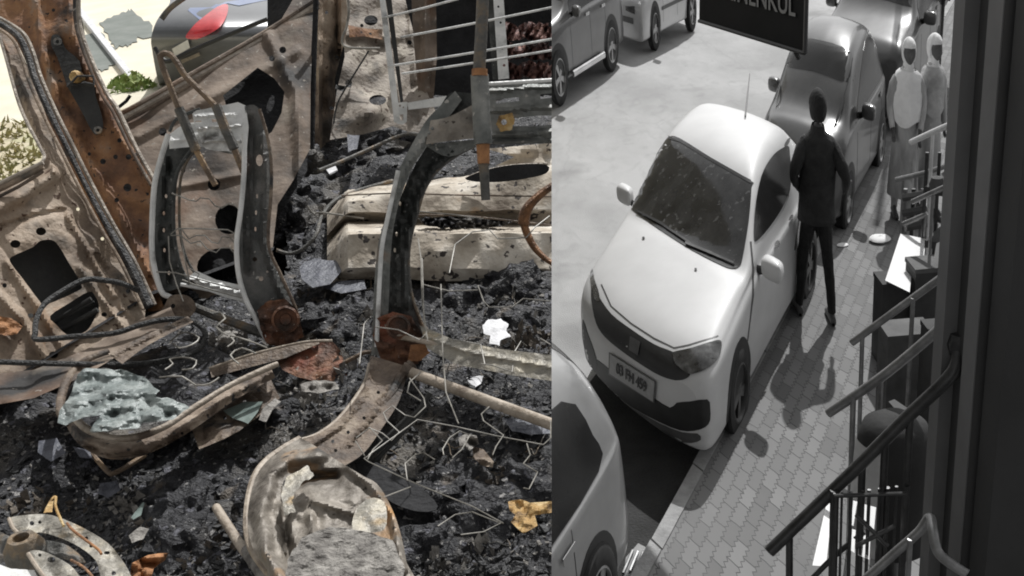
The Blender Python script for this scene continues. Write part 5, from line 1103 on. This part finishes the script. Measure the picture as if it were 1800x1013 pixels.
# rusty bracket between the seats
rb = root('seat_bracket', atz(520, 660, ZF), 'rust red bracket plate lying between the two seat frames', 'bracket')
BK = plane3((370, 655, 2.95), (610, 610, 2.98), (560, 670, 2.9))
mk('plate', sheet([p for p in [(484, 628), (520, 612), (560, 601), (584, 600), (598, 615), (606, 640), (612, 676), (595, 680), (560, 672), (520, 662), (496, 650)]], BK, 8, .02, [circ(598, 622, 3)], disp=lens(.02, .05, 8)), m_hinge, rb)
mk('arm', sheet([(368, 648), (430, 626), (486, 612), (560, 600), (562, 604), (500, 630), (430, 648), (372, 664)], off(BK, .02), 8, .02), m_rail, rb)
mk('arm_edge', ptube([(368, 648), (430, 627), (486, 612), (540, 601), (584, 599)], 2.92, 2.6), m_tube, rb)
mk('bracket_foot', ptube([(600, 640), (640, 620), (660, 618)], 2.95, 4, sm=1), m_rod, rb)
# crumpled molten glass on the left pan
gl = rough([(152, 647), (190, 648), (223, 652), (253, 662), (281, 687), (273, 697), (304, 702), (334, 717), (304, 738), (253, 743), (243, 753), (200, 756), (172, 760), (157, 758), (177, 730), (137, 738), (116, 748), (101, 743), (104, 723), (127, 687), (137, 657)], 5, 3)
tag(mk('molten_glass', sheet(gl, onf(.22), 4, .008, disp=lambda x, y: .05 * noise.noise(Vector((x * .03, y * .05, 1))) + .012 * noise.noise(Vector((x * .12, y * .16, 2))) + .003 * noise.noise(Vector((x * .4, y * .4, 2)))), m_glass), 'crumpled grey green sheet of molten windscreen glass draped on the left seat pan', 'glass')

# the right seat
s2 = root('car_seat', atz(720, 760, ZF), 'burnt seat skeleton on the right, curved frame with wide headrest post and big scorched pan', 'seat', 'burnt seat frames')
D2 = lambda x, y: A(x, y, 2.86)
Lo = [(800, 160), (770, 190), (748, 214), (717, 267), (695, 316), (679, 378), (666, 423), (660, 470), (656, 540), (655, 590), (652, 625)]
Li = [(812, 176), (790, 205), (757, 250), (728, 290), (705, 345), (692, 400), (686, 460), (684, 520), (680, 570), (668, 625)]
Ri = [(836, 256), (803, 273), (770, 299), (747, 332), (734, 374), (721, 423), (718, 470), (724, 520), (738, 560), (748, 590), (740, 612)]
Di = [(752, 256), (730, 290), (705, 345), (692, 400), (686, 460), (684, 520), (680, 570), (690, 612)]
strip_('side_frame', Di, Ri, off(D2, -.04), m_channel, s2, th=.06, step=7, disp=bead([([(735, 300), (715, 350), (702, 420), (700, 540)], 6, .015), ([(800, 262), (760, 296), (738, 340), (722, 400), (712, 460), (716, 540)], 6, .03)], lens(.01, .05, 3)),
       holes=[circ(x, y, 2, 4) for x, y in ((697, 412), (694, 440), (690, 392), (703, 358))])
strip_('side_edge', Lo, Li, off(D2, .0), m_frame, s2, th=.05, step=7, disp=bead([([(760, 225), (715, 295), (688, 370), (672, 450), (668, 580)], 6, .015)]))
mk('frame_edge', ptube([(700, 300), (684, 372), (672, 430), (668, 480), (664, 560), (662, 610)], 2.83, 4), m_flange, s2)
mk('frame_edge', ptube(Ri, 2.9, 3.2), m_sleeve, s2)
strip_('top_bar', [(757, 212), (790, 205), (835, 182)], [(748, 254), (790, 248), (836, 243)], off(D2, .01), m_pan, s2, th=.03, disp=lens(.01, .06))
strip_('top_flange', [(752, 210), (775, 185), (793, 163), (835, 165)], [(757, 214), (790, 207), (835, 186)], off(D2, -.03), m_channel, s2, th=.03, sm=3)
strip_('corner_gusset', [(748, 255), (790, 250), (838, 245)], [(757, 262), (790, 276), (836, 258)], off(D2, -.02), m_frame, s2, th=.02, sm=3)
mk('headrest_plate', sheet([(858, 150), (985, 138), (985, 252), (866, 254)], off(D2, -.02), 6, .02, [[(872, 175), (912, 171), (912, 178), (872, 182)], [(950, 166), (985, 163), (985, 170), (950, 174)], circ(886, 215, 5), crom([(903, 208), (985, 203), (985, 218), (903, 222)], 2, True)],
   disp=bead([([(858, 160), (985, 150)], 4, .02), ([(866, 195), (985, 188)], 5, .025), ([(868, 238), (985, 232)], 6, .025), ([(866, 248), (985, 247)], 3, .02)], lens(.005, .1))), m_frame, s2)
mk('plate_rail', ptube([(856, 148), (985, 140)], 2.85, 3.5, sm=1), m_flange, s2)
mk('plate_rust', sheet(rough([(876, 205), (900, 198), (905, 210), (900, 228), (880, 232), (872, 220)], 3), off(D2, .012), 0, .003, [circ(886, 215, 5)]), m_yell, s2)
mk('headrest_post', ptube([(850, -30), (846, 60), (842, 128)], 2.74, 11, sm=1, n=14), m_sleeve, s2)
mk('post_collar', ptube([(843, 122), (843, 134)], 2.73, 14, sm=1, n=14), m_orange, s2)
mk('post_sleeve', ptube([(843, 132), (846, 200), (849, 254)], 2.74, 16, sm=1, n=16), m_frame, s2)
mk('post_collar', ptube([(849, 252), (850, 288)], 2.745, [12, 10.5], sm=1, n=14), m_orange, s2)
mk('headrest_post', ptube([(850, 286), (854, 352)], [2.75, 2.76], [9, 8], sm=1, n=14), m_sleeve, s2)
hp = mk('hinge_plate', sheet(rough([(655, 590), (662, 560), (690, 548), (722, 556), (740, 585), (752, 610), (735, 640), (700, 650), (672, 640)], 2), off(D2, .03), 6, .04, [circ(696, 578, 4)], disp=lens(.02, .06, 4)), m_hinge, s2)
mk('recliner', MB().lathe([(.03, 0), (.03, .012), (.024, .016), (.022, .004), (.001, .006)], 24, Matrix.Translation(off(D2, .06)(700, 575)) @ (-ray(700, 575)).to_track_quat('Z', 'Y').to_matrix().to_4x4()), m_hinge, s2)
ZR = lambda x, y: A(x, y, 2.80 - .0022 * (y - 620))
mk('side_rail', sheet([p[:2] for p in crom([(652, 625), (640, 680), (598, 735), (560, 762), (520, 780)], 4)] + [p[:2] for p in crom([(604, 820), (640, 796), (672, 752), (702, 704), (718, 645)], 4)], ZR, 7, .06,
   [circ(x, y, 3) for x, y in ((612, 760), (640, 735), (585, 776), (590, 792), (665, 690))], disp=bead([([(655, 640), (640, 695), (600, 748), (545, 785)], 6, .02), ([(700, 655), (660, 725), (610, 785)], 5, .02)])), m_rail, s2)
mk('rail_edge', ptube([(650, 640), (638, 680), (598, 734), (560, 763), (528, 774)], [2.78, 2.7, 2.58, 2.5, 2.46], 4), m_tube, s2)
mk('link_arm', ptube([(724, 640), (706, 660), (690, 690), (668, 716)], [2.72, 2.7, 2.65, 2.6], [10, 8, 8, 9], sm=2), m_rail, s2)
# big pan: a domed shell
pcx, pcy = 560, 900
pp2 = crom([(528, 772), (500, 788), (468, 812), (448, 842), (438, 885), (436, 930), (446, 968), (470, 1003), (490, 1040), (720, 1040), (715, 990), (702, 930), (684, 884), (662, 850), (634, 835), (600, 814), (560, 788)], 3, True)
_pb = bead([([(560, 800), (505, 806), (474, 836), (458, 900), (466, 970), (500, 1030)], 22, .05), ([(590, 836), (540, 840), (508, 860), (498, 920), (512, 990), (540, 1040)], 15, -.05), ([(612, 822), (650, 848), (690, 905), (708, 1000)], 12, .03), ([(552, 880), (620, 900)], 10, .02), ([(545, 905), (560, 1000)], 12, .03)])
def pandisp(x, y):
    z = .02 * noise.noise(Vector((x * .02, y * .02, 5))) + .008 * noise.noise(Vector((x * .07, y * .07, 8)))
    dd = math.hypot((x - 620) / 185, (y - 930) / 190); z -= .16 * max(0, dd - .72) ** 1.6 * 1.4
    return z + _pb(x, y)
mk('seat_pan', sheet(pp2, onf(.22), 4, .012, [crom([(498, 846), (520, 838), (512, 870), (500, 872)], 2, True)], disp=pandisp), m_pan, s2)
for gi, gp in enumerate(([(470, 830), (466, 880), (476, 930), (500, 975)], [(560, 800), (610, 826), (650, 850)], [(452, 900), (470, 960), (500, 1010)])): mk('pan_rib', ptube(gp, [0] * len(gp), 5, P=onf(.205)), m_pan, s2)
mk('pan_shadow_gap', sheet(crom([(624, 818), (660, 812), (730, 850), (770, 890), (740, 900), (690, 884), (650, 850)], 3, True), onf(.06), 8, .01), m_dark, s2)  # dark sheet in place of the shade in the gap beside the pan
mk('pan_flange', ptube([(528, 774), (500, 790), (468, 814), (448, 844), (438, 887), (436, 930), (446, 968), (472, 1005)], [0] * 8, 9, P=onf(.19)), m_tube, s2)
mk('torn_sheet', sheet(rough([(504, 838), (540, 818), (552, 836), (530, 850), (512, 880), (520, 900), (500, 906), (494, 870)], 4), onf(.26), 5, .004, disp=lens(.02, .03, 2)), m_cog, s2)
mk('bent_tab', sheet(crom([(620, 930), (626, 896), (650, 876), (672, 880), (680, 900), (676, 930), (650, 936)], 3, True), onf(.26), 5, .006, disp=lens(.015, .03, 6)), m_cog, s2)
mk('pan_cover', sheet(rough([(530, 945), (580, 926), (640, 934), (690, 950), (712, 1000), (700, 1040), (500, 1040), (505, 985)], 6), onf(.28), 5, .006, disp=lambda x, y: .012 * noise.noise(Vector((x * .06, y * .06, 3))) + .003 * noise.noise(Vector((x * .4, y * .4, 3)))), m_flake2, s2)
mk('cross_tube', ptube([(714, 652), (800, 684), (985, 752)], [2.72, 2.6, 2.35], [10, 10, 11], sm=1, n=14), m_tube, s2)
mk('tube_collar', ptube([(706, 648), (720, 655)], 2.71, 13, sm=1, n=14), m_rail, s2)
mk('upper_bar', sheet([(738, 572), (800, 598), (880, 614), (985, 626), (985, 672), (900, 660), (800, 640), (750, 612)], plane3((738, 580, 2.8), (985, 650, 2.5), (985, 632, 2.52)), 4, .03, disp=bead([([(745, 590), (820, 618), (985, 648)], 6, .012)], lens(.01, .03))), m_cog, s2)
mk('upper_bar', ptube([(700, 592), (760, 604), (820, 626), (985, 662)], [2.8, 2.75, 2.68, 2.5], 5, n=8), m_tube, s2)
mk('end_cap', sheet(rough([(722, 606), (745, 604), (756, 620), (740, 634), (716, 636)], 2), off(D2, .08), 5, .01), m_orange, s2)
for a, r_ in (([(660, 795), (700, 760), (740, 718), (756, 690)], 5), ([(640, 830), (700, 770), (755, 708)], 4), ([(615, 815), (680, 770), (720, 730)], 4)): mk('track_rail', ptube(a, [2.5] * len(a), r_, sm=1), m_inner, s2)
W2 = [[(632, 640), (640, 570), (648, 560)], [(660, 575), (700, 580), (738, 598), (750, 585), (742, 530), (740, 455), (735, 420)], [(742, 455), (745, 560), (752, 600)],
      [(775, 500), (778, 620), (784, 690), (798, 725), (806, 745)], [(720, 665), (745, 700), (748, 715), (728, 734), (712, 730), (690, 714), (674, 726), (680, 740), (702, 760), (688, 775), (672, 762), (648, 752)],
      [(740, 654), (720, 672), (716, 690), (740, 705)], [(626, 770), (650, 752), (672, 775), (656, 790), (646, 808), (640, 800), (625, 776)], [(650, 800), (640, 806), (648, 812), (730, 850), (830, 890), (885, 920)],
      [(648, 800), (690, 770), (734, 738), (800, 750), (870, 766), (955, 782), (968, 770), (968, 740)], [(780, 800), (778, 790), (790, 770), (808, 758), (826, 765), (812, 790), (795, 805)],
      [(716, 845), (712, 815), (730, 800), (745, 796), (764, 808)], [(670, 876), (722, 856)], [(860, 715), (846, 728), (850, 740), (885, 765), (872, 785), (866, 800)], [(926, 780), (932, 800), (920, 815), (945, 830), (930, 860), (920, 858)],
      [(800, 598), (812, 600), (845, 606), (852, 640)], [(845, 640), (865, 642), (900, 654), (905, 620), (940, 625), (968, 640), (968, 660)], [(905, 618), (916, 600), (926, 608)], [(950, 595), (968, 606)],
      [(770, 925), (800, 905), (830, 900), (880, 920), (850, 935), (810, 940)], [(840, 502), (850, 530), (860, 540), (900, 540), (920, 525), (968, 530)], [(742, 500), (790, 512), (840, 510)],
      [(715, 378), (740, 372), (800, 378), (850, 385)], [(790, 480), (800, 430), (830, 408), (860, 404), (875, 420), (925, 418)], [(925, 418), (940, 400), (966, 380)]]
for i, a in enumerate(W2):
    d = [min(3.3, (A(x, y, 1) - C0).length * 0 + 2.62 - .0022 * (y - 620)) for x, y in a]; mk('spring_wire', ptube(a, d, 1.15, n=5, sm=1), m_wire, s2)

# --- hoses, cable, coil
def thing(name, mb, m, label, cat, group=None): return tag(mk(name, mb, m), label, cat, group)
thing('charred_hose', ptube([(245, 512), (218, 500), (190, 494), (150, 492), (110, 512), (78, 535), (64, 562), (62, 585), (66, 597), (130, 592), (200, 586), (245, 572), (290, 562), (335, 564), (358, 580), (360, 598), (345, 618), (300, 632), (240, 640), (120, 640), (-20, 636)],
      [3.2, 3.18, 3.16, 3.14, 3.08, 3.02, 2.98, 2.95, 2.94, 2.95, 2.98, 3.0, 3.02, 3.03, 3.03, 3.02, 3.0, 2.95, 2.9, 2.85, 2.8], 5), m_hose, 'long charred hose looping from the door across the left seat pan', 'hose')
thing('ash_cable', ptube([(486, 440), (510, 446), (535, 436), (556, 412), (566, 380), (590, 352), (630, 335), (690, 318)], [3.5, 3.5, 3.5, 3.52, 3.6, 3.7, 3.8, 3.9], 3.5), m_sleeve, 'grey cable snaking from between the seats up to the tunnel', 'cable')
thing('ash_cable', ptube([(560, 300), (600, 284), (650, 262), (700, 240), (730, 236), (760, 250)], [4.0, 4.1, 4.2, 4.25, 4.2, 4.1], 3.5), m_sleeve, 'pale stiff cable arching under the grey square post', 'cable')
for i_, (cx, cy, n_, rad_) in enumerate(((560, 560, 240, 60), (600, 640, 160, 40), (760, 880, 260, 70), (850, 860, 220, 60), (800, 940, 260, 70), (430, 850, 200, 60), (320, 950, 240, 70), (900, 500, 200, 60), (640, 540, 220, 60), (930, 600, 120, 40), (400, 590, 140, 30), (240, 880, 140, 50), (60, 880, 120, 50), (540, 700, 160, 40))):
    fb = MB()
    for k in range(n_):
        px, py = cx + rad_ * rng.normal() * .6, cy + rad_ * .6 * rng.normal() * .6; p = ground_at(px, py); s_ = .003 + .014 * rng.random() ** 2
        a = Vector(rng.normal(size=3)).normalized() * s_; b = a.orthogonal().normalized() * s_ * .7; c = Vector((0, 0, 1)) * s_ * rng.random()
        fb.add([p - a + c, p - b, p + a + c, p + b + c * 2, p - Vector((0, 0, s_))], [(0, 1, 2, 3), (0, 4, 1), (1, 4, 2), (2, 4, 3), (3, 4, 0)])
    tag(mk('ash_crumbs', fb, m_flake2 if i_ % 3 else m_grit, smooth=False), 'loose grey ash crumbs gathered in a patch on the black debris', 'ash', 'ash crumb patches', kind='stuff')
cc = [(985, 318), (955, 338), (930, 362), (921, 385), (926, 410), (940, 436), (960, 456), (985, 472)]; q = crom(cc, 14); hel = MB()
hel.tube([A(x, y, 3.1) for x, y in q], 3.5 * 3.1 / F_PX, 8)
hp_ = []
for i in range(len(q) * 8 - 8):
    a, b = q[i // 8], q[min(i // 8 + 1, len(q) - 1)]; t = (i % 8) / 8; x = a[0] + (b[0] - a[0]) * t; y = a[1] + (b[1] - a[1]) * t; th_ = i * 2 * math.pi / 10; rr = (9 if i < 380 else 6) * 3.3 / F_PX
    hp_.append(A(x, y, 3.1) + RT * math.cos(th_) * rr + FWD * math.sin(th_) * rr + UP * 0)
hel.tube(hp_, 1.5 * 3.3 / F_PX, 4)
thing('coil_spring', hel, m_copper, 'copper brown coiled hose curving down at the middle edge', 'coil')
thing('bent_wire', ptube([(540, 362), (552, 376), (566, 374), (640, 384)], 3.6, 1.6), m_wire, 'thin straight wire lying over the debris left of the tunnel', 'wire')
thing('steel_rod', ptube([(380, 892), (425, 962), (436, 975)], [0] * 3, [8, 9, 9], P=onf(.10), n=12), m_tube, 'short pinkish steel rod poking from the debris at the bottom', 'rod')
thing('ash_rod', ptube([(436, 968), (460, 1000), (480, 1030)], [0] * 3, [14, 16, 18], P=onf(.10), n=12), m_flake2, 'ash crusted hose end continuing below the pinkish rod', 'hose')

# --- cog shaped plates, lower left
cg = root('seat_adjuster', atz(110, 960, ZF), 'greenish grey notched adjuster plates in the bottom left corner', 'car part')
CP = onf(.28)
mk('curved_plate', sheet(crom([(16, 912), (40, 906), (80, 904), (110, 912), (150, 930), (190, 955), (215, 985), (230, 1012), (235, 1040), (190, 1040), (176, 1010), (168, 985), (140, 962), (104, 945), (70, 936), (48, 940), (28, 930)], 3, True), CP, 6, .006, [circ(188, 972, 5, 3), circ(152, 946, 3), circ(56, 920, 4), circ(70, 918, 3), circ(160, 960, 3), circ(200, 1008, 4)], disp=lens(.02, .03, 3)), m_cog, cg)
mk('plate_edge', ptube([(16, 912), (24, 930), (40, 942), (52, 940)], [0] * 4, 3.5, P=onf(.29)), m_tube, cg)
mk('lower_plate', sheet(crom([(50, 972), (70, 968), (100, 980), (130, 1000), (150, 1040), (90, 1040), (66, 1000)], 3, True), onf(.30), 6, .006, [circ(70, 976, 3), circ(90, 984, 7, 5)], disp=lens(.02, .03, 5)), m_cog, cg)
mk('plate_edge', ptube([(50, 974), (60, 990), (74, 1010), (90, 1030)], [0] * 4, 4, P=onf(.31)), m_tube, cg)
mk('back_plate', sheet(crom([(-20, 930), (20, 944), (60, 948), (110, 955), (140, 975), (150, 990), (120, 985), (60, 970), (30, 980), (-20, 990)], 3, True), onf(.24), 6, .006, disp=lens(.03, .04, 7)), m_sleeve, cg)
mk('boss', MB().lathe([(.036, 0), (.034, .05), (.022, .07), (.014, .07), (.012, .05), (.001, .05)], 20, Matrix.Translation(CP(42, 962) - Vector((0, 0, .05)))), m_sleeve, cg)
mk('corner_plate', sheet(rough([(-20, 985), (20, 1000), (60, 1002), (80, 1040), (-20, 1040)], 3), onf(.30), 8, .02), m_flange, cg)
for a, m_ in (([(118, 920), (130, 934), (170, 964), (178, 974)], m_orange), ([(80, 900), (90, 880), (98, 874), (98, 892), (112, 925)], m_yell), ([(125, 985), (150, 1000), (175, 1030)], m_red)): mk('melted_wire', ptube(a, [0] * len(a), 2.5, P=onf(.32)), m_ if m_ is not m_red else m_copper, cg)
mk('clip', sheet(rough([(76, 902), (84, 886), (94, 880), (92, 900)], 2), onf(.33), 5, .01), m_yell, cg)
# --- loose pieces
def chunk(name, poly, h, m, label, cat, group=None, amp=.03, th=.012, n=2):
    return tag(mk(name, sheet(rough(poly, 3, n, len(label)), onf(h), 5, th, disp=lens(amp, .07, len(label))), m, smooth=True, sharp=30), label, cat, group)
chunk('yellow_bracket', [(893, 882), (915, 878), (932, 884), (985, 880), (985, 898), (940, 906), (945, 924), (920, 938), (898, 918), (906, 905), (896, 898)], .16, m_yell, 'yellow rusted bracket standing in the debris at the lower middle edge', 'bracket')
chunk('rusty_lump', [(232, 990), (260, 976), (296, 972), (290, 985), (270, 1000), (262, 1030), (225, 1030)], .12, m_orange, 'orange rusty scrap at the bottom right of the notched plates', 'scrap', amp=.06)
chunk('glass_shard', [(392, 722), (430, 706), (462, 706), (452, 726), (436, 745), (410, 736)], .09, m_green, 'large flat green glass shard between the seats', 'shard', 'glass shards in the debris', .004)
chunk('glass_shard', [(455, 738), (462, 718), (484, 700), (494, 706), (478, 722), (468, 742)], .11, m_flake2, 'narrow curved pale shard right of the large green one', 'shard', 'glass shards in the debris', .01)
chunk('glass_shard', [(230, 910), (250, 884), (254, 884), (248, 906), (234, 914)], .08, m_green, 'small triangular green shard above the orange scrap', 'shard', 'glass shards in the debris', .004)
chunk('glass_shard', [(226, 942), (246, 926), (262, 930), (252, 948), (232, 955)], .08, m_flake2, 'rounded grey beige shard under the small green triangle', 'shard', 'glass shards in the debris', .01)
chunk('slate_shard', [(526, 470), (545, 452), (575, 458), (598, 456), (600, 478), (580, 500), (550, 506), (530, 490)], .10, m_slate, 'big dark blue grey slab lying behind the bracket', 'slab', 'dark slabs in the debris', .01)
chunk('slate_shard', [(566, 505), (590, 495), (640, 492), (644, 508), (600, 516)], .08, m_slate, 'thin slab below the big blue grey slab', 'slab', 'dark slabs in the debris', .01)
chunk('slate_shard', [(68, 775), (100, 770), (116, 796), (90, 812), (66, 795)], .05, m_slate, 'dull slab left of the left seat pan lever', 'slab', 'dark slabs in the debris', .01)
chunk('slate_shard', [(128, 785), (158, 792), (162, 806), (140, 804)], .06, m_slate, 'small slab against the front of the left seat pan', 'slab', 'dark slabs in the debris', .01)
chunk('slate_shard', [(175, 850), (205, 845), (212, 862), (190, 876), (172, 868)], .06, m_slate, 'blue grey slab in the debris beneath the left seat pan lever', 'slab', 'dark slabs in the debris', .01)
chunk('slate_shard', [(610, 236), (632, 238), (628, 262), (612, 268)], .16, m_slate, 'upright bluish flake behind the left seat, below the torn insulation', 'slab', 'dark slabs in the debris', .01)
chunk('slate_shard', [(570, 294), (590, 292), (594, 300), (580, 308)], .16, m_whiteb, 'pale blue chip behind the left seat', 'chip', None, .01)
chunk('white_lump', [(848, 572), (858, 562), (880, 560), (894, 570), (890, 582), (898, 592), (880, 598), (878, 608), (860, 604), (862, 590), (850, 586)], .12, m_whiteb, 'bright white ash patch behind the right seat bar', 'ash', 'white ash patches', .01, n=3)
chunk('white_lump', [(818, 660), (830, 656), (850, 660), (846, 674), (834, 682), (824, 674)], .05, m_whiteb, 'smaller white patch between bar and pipe of the right seat', 'ash', 'white ash patches', .01)
chunk('ash_lump', [(806, 770), (820, 762), (838, 766), (842, 780), (826, 792), (808, 784)], .10, m_flake2, 'pale crumpled ash rosette inside the right seat', 'ash', 'ash crusts in the debris', .06)
chunk('ash_lump', [(830, 785), (850, 790), (868, 812), (866, 822), (850, 820), (834, 806)], .09, m_rail, 'brown folded flake beside the ash rosette', 'flake', 'ash crusts in the debris', .05)
chunk('ash_lump', [(528, 676), (552, 668), (590, 672), (596, 684), (560, 692), (530, 688)], .12, m_flake2, 'frayed pale fibre tuft under the rust red bracket', 'fibre', 'ash crusts in the debris', .06, n=4)
chunk('ash_lump', [(385, 590), (400, 580), (414, 590), (402, 604), (380, 602)], .13, m_flake2, 'pale crumbs beside the cross tube of the left seat', 'ash', 'ash crusts in the debris', .06, n=4)
chunk('fabric_piece', [(884, 735), (920, 738), (968, 752), (968, 762), (930, 764), (900, 758)], .07, m_slate, 'curved grey flap below the pale pipe', 'flap', None, .02)
# lumps of burnt foam
for i, (x, y, r_) in enumerate(((330, 900, .10), (290, 850, .08), (360, 830, .09), (560, 560, .08), (620, 545, .09), (600, 590, .07), (740, 880, .09), (800, 860, .08), (850, 900, .1), (760, 950, .09), (860, 480, .10), (930, 500, .10), (820, 520, .08), (900, 560, .07), (420, 860, .07), (320, 960, .09), (500, 720, .06), (920, 850, .08), (660, 255, .12), (620, 290, .12), (560, 420, .1), (540, 340, .14), (510, 380, .14), (510, 290, .16))):
    p = ground_at(x, y); G = []
    for a in np.linspace(0, math.pi * .6, 14):
        G.append([p + Vector((math.sin(a) * math.cos(t), math.sin(a) * math.sin(t), math.cos(a) * .75 - .25)) * r_ * (1 + .55 * noise.noise(Vector((math.sin(a) * math.cos(t) * 2.4, math.sin(a) * math.sin(t) * 2.4, i * 3.3))) + .3 * noise.noise(Vector((math.sin(a) * math.cos(t) * 7, math.sin(a) * math.sin(t) * 7, i + math.cos(a) * 6)))) for t in np.linspace(0, 2 * math.pi, 33)])
    tag(mk('burnt_foam', MB().grid(G), m_debris, sharp=50), 'rugged black lump of burnt seat foam among the debris', 'foam', 'burnt foam lumps')
tw = MB()
for k in range(26):
    x, y = 500 + 460 * rng.random(), 480 + 480 * rng.random(); pts = []
    a = rng.random() * 6.3
    for q in range(7):
        a += rng.normal() * .9; x += 13 * math.cos(a); y += 8 * math.sin(a); p = ground_at(x, y); pts.append((p.x, p.y, p.z + .012 + .02 * rng.random()))
    tw.tube([Vector(p) for p in crom(pts, 4)], .0012, 5)
tag(mk('tangled_wire', tw, m_sleeve), 'thin dull burnt wires tangled through the debris', 'wire', kind='stuff')
CLIP[0] = False
